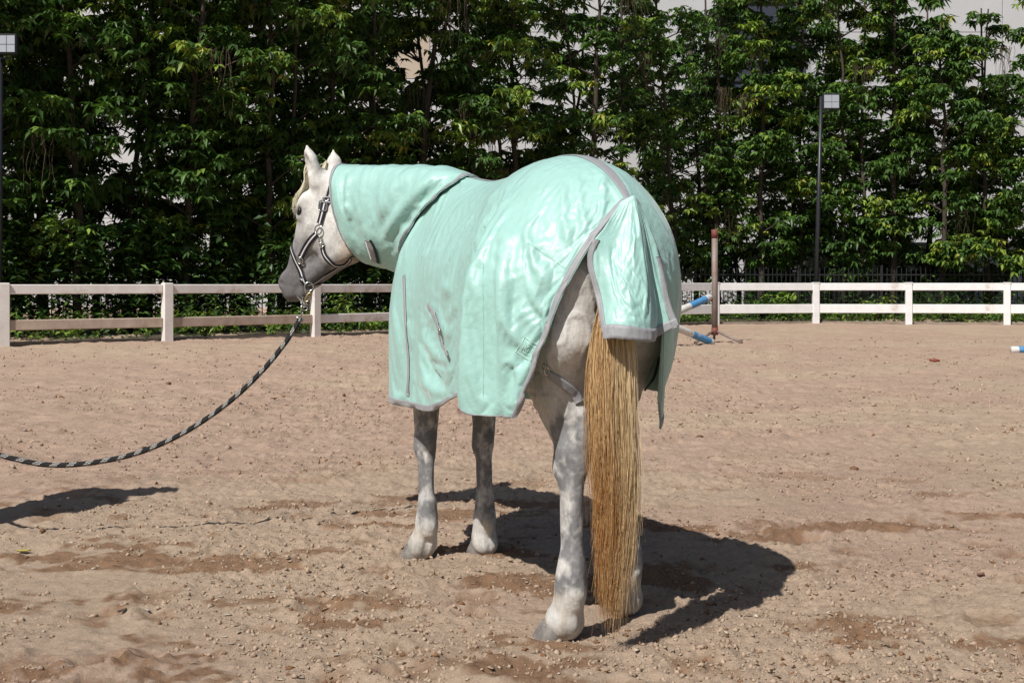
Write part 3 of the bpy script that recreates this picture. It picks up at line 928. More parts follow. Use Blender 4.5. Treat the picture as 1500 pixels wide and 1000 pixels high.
class Field:
    """signed distance field on a grid, smooth unions of limbs and lumps"""
    def __init__(s, lo, hi, h):
        s.lo, s.h = np.array(lo, float), h
        s.n = np.ceil((np.array(hi) - s.lo) / h).astype(int) + 1
        s.F = np.full(tuple(s.n), 10.0, np.float32)
    def _box(s, lo, hi):
        a = np.clip(np.floor((lo - s.lo) / s.h).astype(int), 0, s.n)
        b = np.clip(np.ceil((hi - s.lo) / s.h).astype(int) + 1, 0, s.n)
        sl = tuple(slice(i, j) for i, j in zip(a, b))
        g = [s.lo[k] + s.h * np.arange(a[k], b[k], dtype=np.float32) for k in range(3)]
        return sl, g[0][:, None, None], g[1][None, :, None], g[2][None, None, :]
    def _merge(s, sl, d, k, sub):
        F = s.F[sl]
        if F.size == 0:
            return
        if sub:
            d = -d
            h = np.clip(.5 - .5 * (F - d) / k, 0, 1)
            s.F[sl] = F * (1 - h) + d * h + k * h * (1 - h)
        else:
            h = np.clip(.5 + .5 * (F - d) / k, 0, 1)
            s.F[sl] = F * (1 - h) + d * h - k * h * (1 - h)
    def limb(s, a, b, ra, rb, k=.03, sub=False):
        a, b = np.array(a, float), np.array(b, float)
        m = max(ra, rb) + k + .05
        sl, X, Y, Z = s._box(np.minimum(a, b) - m, np.maximum(a, b) + m)
        ba = b - a
        t = np.clip(((X - a[0]) * ba[0] + (Y - a[1]) * ba[1] + (Z - a[2]) * ba[2]) / max(ba @ ba, 1e-9), 0, 1)
        d = np.sqrt((X - a[0] - t * ba[0]) ** 2 + (Y - a[1] - t * ba[1]) ** 2 + (Z - a[2] - t * ba[2]) ** 2) - (ra + (rb - ra) * t)
        s._merge(sl, d.astype(np.float32), k, sub)
    def chain(s, pts, rad, k=.03):
        for i in range(len(pts) - 1):
            s.limb(pts[i], pts[i + 1], rad[i], rad[i + 1], k if i else k)
    def lump(s, c, r, B=None, k=.03, sub=False):
        c, r = np.array(c, float), np.array(r, float)
        B = np.eye(3) if B is None else np.array(B, float)   # rows are the axes
        m = max(r) + k + .04
        sl, X, Y, Z = s._box(c - m, c + m)
        x, y, z = X - c[0], Y - c[1], Z - c[2]
        u = [(B[i, 0] * x + B[i, 1] * y + B[i, 2] * z) for i in range(3)]
        k0 = np.sqrt(sum((u[i] / r[i]) ** 2 for i in range(3)))
        k1 = np.sqrt(sum((u[i] / r[i] ** 2) ** 2 for i in range(3))) + 1e-6
        s._merge(sl, (k0 * (k0 - 1) / k1).astype(np.float32), k, sub)
    def surface(s, smooth=2):
        F = s.F
        neg = F < 0
        c = np.zeros(tuple(s.n - 1), np.int8)
        for dx in (0, 1):
            for dy in (0, 1):
                for dz in (0, 1):
                    c += neg[dx:s.n[0] - 1 + dx, dy:s.n[1] - 1 + dy, dz:s.n[2] - 1 + dz]
        act = np.argwhere((c > 0) & (c < 8))
        idx = np.full(tuple(s.n - 1), -1, np.int32)
        idx[tuple(act.T)] = np.arange(len(act))
        cor = [(dx, dy, dz) for dx in (0, 1) for dy in (0, 1) for dz in (0, 1)]
        val = {q: F[act[:, 0] + q[0], act[:, 1] + q[1], act[:, 2] + q[2]] for q in cor}
        acc, cnt = np.zeros((len(act), 3)), np.zeros(len(act))
        for q in cor:
            for ax in range(3):
                if q[ax] == 0:
                    q2 = tuple(1 if i == ax else q[i] for i in range(3))
                    a, b = val[q], val[q2]
                    m = (a < 0) != (b < 0)
                    t = np.where(m, a / np.where(m, a - b, 1), 0)
                    p = np.tile(np.array(q, float), (len(act), 1))
                    p[:, ax] = t
                    acc += p * m[:, None]
                    cnt += m
        V = (act + acc / cnt[:, None]) * s.h + s.lo
        faces = []
        for ax in range(3):
            o1, o2 = [(1, 2), (2, 0), (0, 1)][ax]
            sa = [slice(1, -1)] * 3
            sa[ax] = slice(0, s.n[ax] - 1)
            sb = list(sa)
            sb[ax] = slice(1, s.n[ax])
            a, b = neg[tuple(sa)], neg[tuple(sb)]
            e = np.argwhere(a != b)
            flip = a[tuple(e.T)]
            off = np.ones(3, int)
            off[ax] = 0
            e = e + off
            d1, d2 = np.zeros(3, int), np.zeros(3, int)
            d1[o1], d2[o2] = -1, -1
            q = np.stack([idx[tuple((e + d).T)] for d in (d1 * 0, d1, d1 + d2, d2)], -1)
            q[~flip] = q[~flip][:, ::-1]
            faces.append(q)
        Q = np.concatenate(faces)
        Q = Q[(Q >= 0).all(1)]
        for _ in range(smooth):
            S, n = np.zeros_like(V), np.zeros(len(V))
            for i in range(4):
                for j in (1, 3):
                    np.add.at(S, Q[:, i], V[Q[:, (i + j) % 4]])
                    np.add.at(n, Q[:, i], 1)
            V = V * .4 + .6 * S / np.maximum(n, 1)[:, None]
        return V, Q

# ---- head frame (local horse coordinates): a down the nose, b out of the forehead, c to the horse's left
HYAW, HPIT = math.radians(36.0), math.radians(63.0)
_hd = np.array([math.cos(HYAW), math.sin(HYAW), 0])
HA = _hd * math.cos(HPIT) - UP * math.sin(HPIT)
HB = _hd * math.sin(HPIT) + UP * math.cos(HPIT)
HC = np.cross(UP, _hd)
HO = np.array([1.925, .30, 1.655])
HBAS = np.array([HA, HB, HC])
def Hd(a, b, c=0.0):
    return HO + a * HA + b * HB + c * HC

f = Field((-.45, -.42, -.0), (2.34, .66, 1.93), .0075)
# trunk (inside the rug)
f.lump((.72, 0, 1.16), (.62, .24, .32), k=.05)
f.lump((1.22, 0, 1.2), (.30, .17, .33), k=.08)
f.limb((1.12, 0, 1.50), (.55, 0, 1.40), .06, .1, .1)
f.lump((.13, 0, 1.27), (.33, .235, .24), k=.1)
f.limb((1.15, 0, 1.44), (1.84, .265, 1.58), .08, .065, .06)
f.limb((1.36, .03, 1.33), (1.83, .245, 1.42), .095, .075, .08)
for sy in (1, -1):
    f.lump((1.22, sy * .13, 1.05), (.17, .07, .26), k=.06)
f.lump((.0, .0, 1.10), (.20, .21, .20), k=.06)
for sy in (1, -1):
    f.lump((-.02, sy * .13, 1.08), (.17, .115, .20), k=.05)
# hind legs
def hind(xo, yo, sy, hoof, turn):
    P = lambda x, y, z: (x + xo, sy * y + yo, z)
    f.limb(P(.10, .13, 1.20), P(.12, .145, .95), .135, .115, .05)
    f.limb(P(-.140, .140, 1.17), P(-.135, .162, .98), .105, .096, .06)
    f.limb(P(-.135, .165, .98), P(-.080, .150, .78), .096, .062, .05)
    f.limb(P(.055, .152, .92), P(-.065, .136, .68), .105, .055, .05)
    f.limb(P(-.03, .150, .88), P(-.095, .134, .70), .07, .040, .04)
    f.limb(P(-.115, .125, .82), P(-.172, .108, .66), .022, .028, .03)
    f.lump(P(-.105, .13, .605), (.062, .055, .075), k=.03)
    f.lump(P(-.085, .13, .55), (.045, .052, .05), k=.03)
    f.limb(P(-.172, .106, .665), P(-.148, .122, .55), .032, .025, .025)
    f.limb(P(-.108, .13, .60), P(-.112, .135, .50), .045, .036, .02)
    f.limb(P(-.112, .135, .52), P(-.118, .14, .22), .035, .032, .02)
    f.limb(P(-.145, .133, .55), P(-.148, .14, .20), .023, .023, .018)
    f.lump(P(-.127, .14, .175), (.042, .040, .06), k=.04)
    f.limb(P(-.132, .14, .25), P(-.108, .148, .085), .036, .050, .04)
    f.limb(P(-.165, .14, .16), P(-.16, .14, .13), .026, .02, .02)
    hx, hy = hoof
    f.limb(P(-.12, .14, .15), (hx, hy, .07), .038, .043, .02)
    f.lump((hx - .028 * math.cos(turn), hy - .028 * math.sin(turn), .045), (.048, .050, .040), k=.05)
    bx, by = hx - .092 * math.cos(turn), hy - .092 * math.sin(turn)
    f.limb((bx, by, .085), (bx + .004, by, .0), .008, .014, .018, True)
hind(0, 0, 1, (-.072, .158), .45)
hind(.19, -.030, -1, (.122, -.188), -.1)
# fore legs
def fore(xo, y, hoof):
    P = lambda x, dy, z: (x + xo, y + dy, z)
    sy = 1 if y > 0 else -1
    f.limb(P(-.03, .0, 1.0), P(0, 0, .72), .10, .066, .05)
    f.limb(P(0, 0, .74), P(.0, 0, .53), .062, .047, .03)
    f.lump(P(.012, 0, .47), (.048, .048, .062), k=.03)
    f.limb(P(-.035, 0, .50), P(-.02, 0, .44), .028, .026, .02)
    f.limb(P(.005, 0, .42), P(-.005, 0, .2), .033, .029, .02)
    f.limb(P(-.032, 0, .43), P(-.04, 0, .19), .021, .023, .018)
    f.lump(P(-.015, 0, .157), (.043, .041, .052), k=.03)
    f.limb(P(-.020, 0, .24), P(.005, 0, .09), .034, .048, .03)
    f.limb(P(-.05, 0, .15), P(-.045, 0, .12), .024, .02, .02)
    hx, hy = hoof
    f.limb(P(-.005, 0, .14), (hx, hy, .065), .034, .042, .02)
    f.lump((hx - .034, hy + .0, .042), (.043, .048, .038), k=.05)
    f.limb((hx - .092, hy, .08), (hx - .090, hy, .0), .010, .016, .018, True)
fore(1.225, .125, (1.275, .138))
fore(1.215, -.132, (1.235, -.138))
# tail dock
f.limb((-.18, .0, 1.38), (-.275, .045, 1.22), .040, .026, .04)
f.limb((-.275, .045, 1.22), (-.325, .075, .98), .026, .016, .02)
# head
L = lambda a, b, c, ra, rb, rc, k=.03, sub=False: f.lump(Hd(a, b, c), (ra, rb, rc), HBAS, k, sub)
Cc = lambda p, q, ra, rb, k=.03, sub=False: f.limb(Hd(*p), Hd(*q), ra, rb, k, sub)
L(.085, -.015, 0, .11, .088, .078, .05)
L(.20, .005, 0, .13, .075, .088, .04)
L(.225, -.135, 0, .140, .135, .062, .05)
for sc in (1, -1):
    L(.235, -.160, sc * .054, .132, .135, .034, .04)
    L(.180, .050, sc * .066, .06, .034, .036, .03)
    L(.222, .042, sc * .080, .038, .026, .022, .02)
    Cc((.25, -.03, sc * .078), (.40, -.03, sc * .052), .016, .010, .03)
    Cc((.31, -.20, sc * .03), (.50, -.095, sc * .022), .045, .036, .03)
Cc((.22, .015, 0), (.50, .0, 0), .075, .048, .04)
Cc((.30, -.045, 0), (.50, -.035, 0), .07, .05, .04)
L(.555, -.015, 0, .075, .062, .056, .03)
L(.600, -.03, 0, .045, .05, .046, .03)
L(.565, -.088, 0, .055, .028, .038, .016)
Cc((.50, -.085, 0), (.56, -.092, 0), .034, .026, .02)
for sc in (1, -1):
    L(.560, .022, sc * .042, .042, .024, .02, .02)
    Cc((.575, .018, sc * .062), (.592, -.002, sc * .062), .012, .009, .008, True)
    Cc((.515, -.062, sc * .062), (.64, -.068, sc * .05), .006, .006, .006, True)
    Cc((.44, -.01, sc * .08), (.52, -.05, sc * .07), .012, .012, .02, True)
    L(.222, .044, sc * .101, .024, .016, .020, .01, True)
    # ear: a leaf with a hollow that opens forward and outward
    e0, e1, e2, e3 = Hd(.060, .035, sc * .056), Hd(.020, .065, sc * .074), Hd(-.022, .100, sc * .092), Hd(-.068, .138, sc * .098)
    f.limb(e0, e1, .044, .034, .03)
    ex = (e3 - e1) / np.linalg.norm(e3 - e1)
    eo = HC * sc * .85 + HB * .55
    eo = eo - ex * (eo @ ex)
    eo /= np.linalg.norm(eo)
    es = np.cross(ex, eo)
    f.lump(e1 * .45 + e2 * .55, (.056, .024, .038), np.array([ex, eo, es]), .015)
    f.limb(e2, e3, .030, .005, .018)
    f.lump(e1 * .4 + e2 * .6 + eo * .022, (.052, .016, .024), np.array([ex, eo, es]), .008, True)
V, Q = f.surface(2)
del f
P = V
# relief: veins and muscle on the visible thigh, hair whorls
head_a = (P - HO) @ HA
head_b = (P - HO) @ HB
is_head = (P[:, 0] > 1.7) & (P[:, 2] > .98)
# coat: flea-bitten grey, dark skin on the muzzle, dark mottled joints
n1, n2 = fbm(P, 16, 4, 21), fbm(P * [1, 1, .5], 34, 3, 33)
base = np.tile(np.array([.65, .635, .605]), (len(P), 1)) * (1 + .06 * n1)[:, None]
grey = np.array([.15, .152, .16])
def joint(z0, w, amp, sel):
    return amp * np.exp(-((P[:, 2] - z0) / w) ** 2) * sel
front = (P[:, 0] > .8) & (P[:, 2] < .9)
hindm = (P[:, 0] < .6) & (P[:, 2] < 1.1)
inner = np.where(P[:, 1] > 0, 1 - sstep(.07, .19, P[:, 1]), 1 - sstep(-.07, -.19, -np.abs(P[:, 1])))
dk = joint(.47, .14, .62, front) + joint(.70, .12, .35, front) + joint(.60, .085, .85, hindm) + joint(.40, .13, .50, hindm) + joint(.22, .07, .42, hindm) + joint(.2, .06, .3, front) + joint(.75, .1, .2, hindm)
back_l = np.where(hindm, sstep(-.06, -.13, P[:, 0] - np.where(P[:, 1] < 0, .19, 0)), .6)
n3 = .7 * noise(P, 62, 37) + .6 * noise(P, 120, 39)
m = np.clip((dk * (.95 + 1.1 * n1) + .5 * n2 * np.clip(dk * 2, 0, .6)) * (.55 + .65 * back_l) * (1 + .25 * n3), 0, .94)
hk = np.exp(-(((P[:, 0] + .165) / .05) ** 2 + ((P[:, 1] - .105) / .045) ** 2 + ((P[:, 2] - .64) / .055) ** 2))
m = np.maximum(m, np.clip(hk * (1.0 + .35 * n2 + .2 * n3), 0, .9))
m = np.clip(m * 1.15 + .85 * np.clip(fbm(P * [1, 1, .7], 13, 3, 27) - .05, 0, .6) * sstep(.75, .5, P[:, 2]) * sstep(.12, .25, P[:, 2]), 0, .92)
m = np.where(hindm & (P[:, 1] < 0), np.clip(m * 1.3 + .25, 0, .9), m)  # far hind leg greyer all over, its shadow side painted into the coat
m = np.where(front, np.clip(m * 1.15 + .16 * sstep(.1, .3, P[:, 2]) + .12 * n2, 0, .92), m)  # fore legs greyer: part dark coat, part shade painted in
ctr_ = (P[:, 2] < .72)
m = np.where(ctr_, np.clip(.40 + (m - .42) * 1.0 + .15 * n2 * (P[:, 2] > .1) + .26 * n3, .02, .93), m)
m = np.maximum(m, np.clip(.10 + .12 * n2 + .05 * n3, 0, .4) * hindm)
col = base * (1 - m[:, None]) + grey * m[:, None]
lowleg = sstep(.20, .09, P[:, 2])
cream = np.array([.62, .55, .43])
lm = np.clip(lowleg * (.30 + .5 * n2 + .4 * n1), 0, .65)
col = col * (1 - lm[:, None]) + cream * lm[:, None]
mz = np.clip(sstep(.25, .46, head_a + .06 * n1 - .25 * np.clip(head_b + .05, -.2, .1)), 0, 1) * is_head  # dark muzzle skin, plus shade on the lower face painted in
col = col * (1 - .93 * mz[:, None]) + np.array([.105, .10, .105]) * .93 * mz[:, None]
ey = np.exp(-(((head_a - .222) / .042) ** 2 + ((head_b - .042) / .028) ** 2)) * is_head * .85
fr = np.exp(-((head_a - .34) / .1) ** 2) * np.exp(-((head_b + .03) / .09) ** 2) * is_head * .35
gr = np.clip(ey + fr, 0, .85)
col = col * (1 - gr[:, None]) + np.array([.16, .155, .155]) * gr[:, None]
dust = sstep(.075, .01, P[:, 2]) * np.clip(.45 + .5 * n2 + .3 * n3, 0, .85)
col = col * (1 - dust[:, None]) + np.array([.30, .23, .17]) * dust[:, None]
gk = sstep(.14, .06, P[:, 2]) * np.clip(.15 + .9 * n1 + .5 * n2, 0, .55)
col = col * (1 - gk[:, None]) + grey * 1.3 * gk[:, None]
jw = np.clip(sstep(-.20, -.27, head_b) * is_head * sstep(.12, .2, head_a) * sstep(.45, .3, head_a), 0, 1) * .55
col = col * (1 - jw[:, None]) + np.array([.40, .27, .17]) * jw[:, None]
ink = sstep(-.01, .05, -head_a) * is_head * np.clip(((P - HO) @ HB - .075 + head_a * .1) * 0, 0, 1)
col = np.clip(col * (1 + .10 * n2[:, None]), .03, .8)

M_coat = attr_mat('horse_coat', .62, .3, hair=(130, (1, 1, .3)), bumps=(70, .5, .004))
_nt = M_coat.node_tree
_bc = _nt.nodes['Principled BSDF'].inputs['Base Color']
_src = _bc.links[0].from_socket
_fl1 = ramp(_nt, noise_n(_nt, 34, 4, .75), [(.50, 0), (.68, .55)])
_fl2 = ramp(_nt, noise_n(_nt, 3.5, 3, .6), [(.40, .15), (.62, 1)])
_c1 = mixc(_nt, _fl2, _src, mixc(_nt, _fl1, _src, (.22, .215, .215)))
_nt.links.new(_c1, _bc)
horse = thing('horse', 'grey white horse wearing a mint green rug, standing on the sand, head turned left', 'horse', H0)
def relief(V, Q):
    n = np.zeros_like(V)
    fn = np.cross(V[Q[:, 2]] - V[Q[:, 0]], V[Q[:, 3]] - V[Q[:, 1]])
    for i in range(4):
        np.add.at(n, Q[:, i], fn)
    n /= np.linalg.norm(n, axis=1, keepdims=True) + 1e-12
    thigh = (V[:, 0] < .4) & (V[:, 2] > .72)
    leg = (V[:, 2] < .72)
    vein = np.exp(-(fbm(V * [1, 1.0, .55], 11, 2, 205) / .10) ** 2) * .0045
    crease = np.exp(-(fbm(V * [.6, .6, 1.6], 9, 2, 215) / .09) ** 2) * -.0035
    tendon = fbm(V * [1, 1, .25], 38, 2, 225) * .0022
    h = thigh * (vein + crease + fbm(V, 7, 2, 235) * .006) + leg * tendon + (V[:, 0] > 1.7) * (fbm(V, 18, 2, 245) * .0022)
    return V + n * h[:, None]
V = relief(V, Q)
body_me = new_mesh('body', Wd(V) - H0, Q, M_coat)
set_color(body_me, np.clip(col, 0, 1))
body = link('body', body_me, horse)

def hoof(cx, cy, turn, R=.069, h=.062):
    m, nt = 26, 7
    a = np.arange(m) * 2 * math.pi / m
    vs = []
    for k in range(nt):
        t = k / (nt - 1)
        r = R * (1.06 - .23 * t) * (1 + .012 * math.sin(t * 28))
        cx_ = -.014 * t
        x = np.where(np.cos(a) > 0, 1.10, .86) * np.cos(a) * r + cx_ + .01 * (1 - t)
        z = t * h - np.where(np.cos(a) < 0, -np.cos(a) * .018 * t, 0)
        vs.append(np.c_[x, np.sin(a) * r * .96, z])
    vs.append(np.c_[np.cos(a) * R * .5 - .014, np.sin(a) * R * .5, np.full(m, h + .004)])
    v = np.concatenate(vs)
    c, s_ = math.cos(turn), math.sin(turn)
    v = np.c_[v[:, 0] * c - v[:, 1] * s_ + cx, v[:, 0] * s_ + v[:, 1] * c + cy, v[:, 2] - .006]
    fs = [tuple(int(i) for i in q) for q in grid_faces(nt + 1, m, True)] + [tuple(range(m - 1, -1, -1)), tuple(nt * m + k for k in range(m))]
    return v, fs
M_hoof = simple_mat('hoof_horn', (.27, .25, .225), .7, dark=(.11, .10, .095), scale=25, bumps=.3)
for cx, cy, tr in ((-.06, .162, .45), (.135, -.19, -.15), (1.285, .14, .1), (1.245, -.14, 0)):
    v, fs = hoof(cx, cy, tr)
    mobj('hoof', Wd(v) - H0, fs, M_hoof, horse)
# eyes: dark wet ball with a lid fold
me_, nt_, b_ = nodes_of('eye_wet')
b_.inputs['Base Color'].default_value = (.012, .009, .008, 1)
b_.inputs['Roughness'].default_value = .08
for sc in (1, -1):
    c = Hd(.222, .046, sc * .076)
    th, ph = np.meshgrid(np.linspace(0, math.pi, 13), np.arange(20) * 2 * math.pi / 20, indexing='ij')
    s3 = np.stack([np.sin(th) * np.cos(ph), np.sin(th) * np.sin(ph), np.cos(th)], -1).reshape(-1, 3)
    v = c + .0235 * s3[:, :1] * HA + .0165 * s3[:, 1:2] * HB + .021 * s3[:, 2:] * HC
    e = mobj('eye', Wd(v) - H0, grid_faces(13, 20, True), me_, horse)
    lid = [Hd(.222 + .027 * math.cos(t), .047 + .019 * math.sin(t), sc * (.086 + .003 * math.sin(t))) for t in np.linspace(.1, math.pi + .1, 11)]
    v, fs = tube(np.array(lid), [.002, .004, .005, .006, .006, .006, .006, .006, .005, .004, .002], 7)
    lo = mobj('eyelid', Wd(v) - H0, fs, M_coat, e)
    set_color(lo.data, np.tile([[.22, .21, .21]], (len(v), 1)))
bpy.context.view_layer.update()
B_body = bvh_of(body)

# ---- hair
def hair(name, roots, tips_fn, n, parent, mat, r0=.0016, seg=12, colfn=None, sides=3):
    vs, fs, cs, off = [], [], [], 0
    for i in range(n):
        p, c = tips_fn(i)
        v, f_ = tube(Wd(p) - H0, np.linspace(r0, r0 * .35, len(p)), sides, False)
        vs.append(v)
        fs.append(np.array(f_) + off)
        cs.append(np.repeat(c, sides, axis=0))
        off += len(v)
    o = mobj(name, np.concatenate(vs), np.concatenate(fs), mat, parent)
    set_color(o.data, np.concatenate(cs))
    return o
M_hair = attr_mat('horse_hair', .42, .5)
BL, RU, PA = np.array([.68, .47, .22]), np.array([.45, .225, .075]), np.array([.84, .67, .42])
lock = rng.uniform(-1, 1, (240, 2))
lock_l = np.clip(rng.uniform(0, 1, 240) * .6 + .4 * rng.uniform(0, 1, 24)[np.argsort(np.argsort(lock[:, 0])) // 10], 0, 1)
def tail_strand(i):
    k = rng.integers(240)
    u, w = lock[k] * .93 + rng.normal(0, .11, 2)
    # u across (camera left -> right), w depth
    n_ = 18
    t = np.linspace(0, 1, n_)
    zend = .17 + .62 * lock_l[k] ** 1.8 + rng.normal(0, .07) + .25 * max(0, abs(u) - .5)
    if rng.random() < .12:
        zend = rng.uniform(.12, .24)
    z0 = 1.32 - .12 * rng.random()
    z = z0 + (zend - z0) * t
    hw = np.interp(z, [.1, .3, .6, .9, 1.1, 1.35], [.017, .035, .050, .057, .042, .024])
    dp = np.interp(z, [.1, .6, .9, 1.05, 1.35], [.03, .058, .055, .030, .012])
    cx = np.interp(z, [.1, .4, .8, 1.0, 1.2, 1.35], [-.325, -.325, -.315, -.305, -.285, -.262])
    cy = np.interp(z, [.1, .4, .8, 1.0, 1.2, 1.35], [.092, .094, .093, .086, .050, .008])
    wv = .004 * np.sin(t * 9 + k) * t + .015 * np.sin(t * 4.1 + k * 1.7) * t + .007 * np.sin(z * 8 + .6) * t
    fly = rng.normal(0, .014) * t ** 2 + (rng.normal(0, .03) * t ** 3 if rng.random() < .03 else 0)
    p = np.stack([cx - w * dp + rng.normal(0, .004) * t, cy - u * hw + wv + fly, z], -1)
    left = np.clip(.5 - u * .75 + rng.normal(0, .14), 0, 1)
    low = np.clip((.78 - z) / .45, 0, 1)
    mix = np.clip(left * .75 + low * .45 + rng.normal(0, .09), 0, 1)[:, None]
    c = PA * (1 - mix) + np.where(mix > .5, RU * (mix - .5) * 2 + BL * (2 - 2 * mix), BL) * mix
    if rng.random() < .05:
        c = c * .75
    if rng.random() < .13:
        c = c * .5 + PA * .5
    return p, c
tail = hair('tail', None, tail_strand, 5000, horse, M_hair, .00105, 15)
def forelock_strand(i):
    c0, ln = rng.uniform(-.045, .062), rng.uniform(.10, .24)
    a0 = rng.uniform(-.02, .05)
    t = np.linspace(0, 1, 9)
    lift = .006 + .010 * rng.random() + .010 * np.sin(math.pi * t)
    cc = c0 + t * (.020 * rng.normal() + .30 * c0) + .004 * np.sin(5 * t + i)
    p = []
    for k in range(9):
        q = Wd(Hd(a0 + ln * t[k], .115, cc[k]))
        h_ = B_body.find_nearest(Vector(q))
        p.append(Lc(np.array(h_[0]) + np.array(h_[1]) * lift[k]))
    q = np.array([.80, .74, .56]) * rng.uniform(.85, 1.1)
    return np.array(p), np.tile(q, (9, 1))
hair('forelock', None, forelock_strand, 650, horse, M_hair, .0014)
def whisker(i):
    a, b, c = rng.uniform(.53, .62), -.10 + rng.uniform(-.01, .012), rng.uniform(-.03, .045)
    d = (HA * rng.uniform(-.2, .4) - HB * rng.uniform(.6, 1)) * rng.uniform(.02, .055) + HC * rng.normal(0, .01)
    t = np.linspace(0, 1, 5)[:, None]
    return Hd(a, b, c) + d * t - UP * .012 * t * t, np.tile([[.5, .48, .45]], (5, 1))
hair('whiskers', None, whisker, 46, horse, M_hair, .0006)
# ------------------------------------------------------------------ rug
def fabric(name, c, rough=.45, weave=900):
    m, nt, b = nodes_of(name)
    n1 = noise_n(nt, 7, 4)
    cc = mixc(nt, ramp(nt, n1, [(.3, 0), (.75, 1)]), tuple(x * .90 for x in c), c)
    nt.links.new(cc, b.inputs['Base Color'])
    b.inputs['Roughness'].default_value = rough
    b.inputs['Specular IOR Level'].default_value = .6
    b.inputs['Sheen Weight'].default_value = .25
    b.inputs['Sheen Roughness'].default_value = .4
    def crease(scale, stretch):
        n_ = noise_n(nt, scale, 3, .5, stretch=stretch)
        a_ = nt.nodes.new('ShaderNodeMath')
        a_.operation = 'SUBTRACT'
        a_.inputs[1].default_value = .5
        nt.links.new(n_, a_.inputs[0])
        d_ = nt.nodes.new('ShaderNodeMath')
        d_.operation = 'ABSOLUTE'
        nt.links.new(a_.outputs[0], d_.inputs[0])
        return d_.outputs[0]
    p = bump(nt, b, noise_n(nt, 16, 5, .62), .16, .014)
    p = bump(nt, b, crease(7, (1, 1, .4)), .36, .045, p)
    p = bump(nt, b, crease(17, (1, 1, .8)), .3, .018, p)
    bump(nt, b, noise_n(nt, 420, 2, .6), .12, .001, p)
    return m
M_mint = fabric('mint_fabric', (.345, .59, .54))
M_trim = fabric('grey_binding', (.30, .305, .325), .6)
M_blackweb = simple_mat('black_webbing', (.012, .012, .014), .55, scale=60, bumps=.3)
M_steel = simple_mat('steel', (.62, .62, .60), .22, 1.0, scale=30, bumps=.02)
M_brass = simple_mat('brass', (.55, .42, .20), .3, 1.0, scale=30, bumps=.02)

rug = thing('horse_rug', 'mint green fly rug with neck cover and grey binding, draped over the horse', 'horse rug', H0)

# profiles from spine to hem (left side), one per station from the rump to the chest
ST = np.array([
 [(-.255, 0, 1.405), (-.268, .09, 1.335), (-.268, .165, 1.235), (-.248, .228, 1.10), (-.215, .265, .95), (-.17, .283, .83), (-.11, .29, .755)],
 [(-.175, 0, 1.475), (-.19, .11, 1.415), (-.18, .215, 1.29), (-.15, .28, 1.11), (-.11, .308, .94), (-.06, .325, .83), (0, .33, .780)],
 [(-.06, 0, 1.54), (-.06, .13, 1.502), (-.06, .24, 1.385), (-.045, .308, 1.19), (-.01, .335, .98), (.03, .345, .86), (.08, .35, .785)],
 [(.10, 0, 1.583), (.10, .14, 1.55), (.10, .252, 1.44), (.11, .32, 1.24), (.13, .345, 1.01), (.16, .355, .88), (.20, .36, .785)],
 [(.27, 0, 1.585), (.27, .13, 1.555), (.27, .245, 1.45), (.28, .318, 1.25), (.30, .345, 1.02), (.32, .355, .89), (.34, .36, .780)],
 [(.48, 0, 1.562), (.48, .10, 1.533), (.48, .20, 1.43), (.48, .285, 1.25), (.48, .32, 1.03), (.49, .335, .86), (.50, .34, .755)],
 [(.76, 0, 1.543), (.76, .085, 1.515), (.76, .18, 1.42), (.76, .27, 1.25), (.76, .305, 1.05), (.76, .305, .87), (.76, .305, .69)],
 [(1.03, 0, 1.575), (1.04, .07, 1.54), (1.05, .15, 1.44), (1.06, .225, 1.27), (1.06, .28, 1.05), (1.06, .285, .86), (1.05, .29, .675)],
 [(1.20, 0, 1.59), (1.235, .065, 1.54), (1.275, .135, 1.43), (1.315, .215, 1.26), (1.335, .25, 1.05), (1.335, .25, .86), (1.33, .255, .665)],
 [(1.30, 0, 1.55), (1.37, .035, 1.50), (1.44, .08, 1.39), (1.50, .115, 1.23), (1.53, .12, 1.05), (1.53, .12, .87), (1.52, .13, .685)],
 [(1.33, 0, 1.53), (1.41, .0, 1.48), (1.49, .0, 1.37), (1.56, .0, 1.2), (1.60, .0, 1.05), (1.60, .0, .88), (1.58, .0, .70)],
])
sq = np.interp(np.arange(11), [0, 1, 2, 5, 10], [.80, .83, .88, .95, 1.0])
R = ST * np.array([1, -1, 1])
kk = np.linspace(0, 1, 7)[None, :]
R[:, :, 1] *= 1 - (1 - sq)[:, None] * sstep(.2, 1, kk) * 1.25
R[0] = [(-.255, 0, 1.405), (-.272, -.04, 1.335), (-.282, -.094, 1.205), (-.272, -.112, 1.06), (-.245, -.125, .92), (-.195, -.15, .78), (-.13, -.175, .675)]
CT = np.concatenate([ST[:, :0:-1], R], axis=1)         # 13 across: left hem ... spine ... right hem
NS, NT = 230, 251
G = cr1(CT, NS)
G = cr1(G.transpose(1, 0, 2), NT).transpose(1, 0, 2)
GW = Wd(G)
def grid_normals(A):
    n = np.cross(np.gradient(A, axis=1), np.gradient(A, axis=0))
    return n / (np.linalg.norm(n, axis=-1, keepdims=True) + 1e-12)
GN = grid_normals(GW)
if (GN[NS // 2, NT // 4] @ LF) < 0:
    GN = -GN

def gsample(A, s, t):
    s, t = np.clip(s, 0, A.shape[0] - 1.001), np.clip(t, 0, A.shape[1] - 1.001)
    i, j = s.astype(int), t.astype(int)
    u, v = (s - i)[..., None], (t - j)[..., None]
    return A[i, j] * (1 - u) * (1 - v) + A[i + 1, j] * u * (1 - v) + A[i, j + 1] * (1 - u) * v + A[i + 1, j + 1] * u * v
SIM_N = (112, 123)
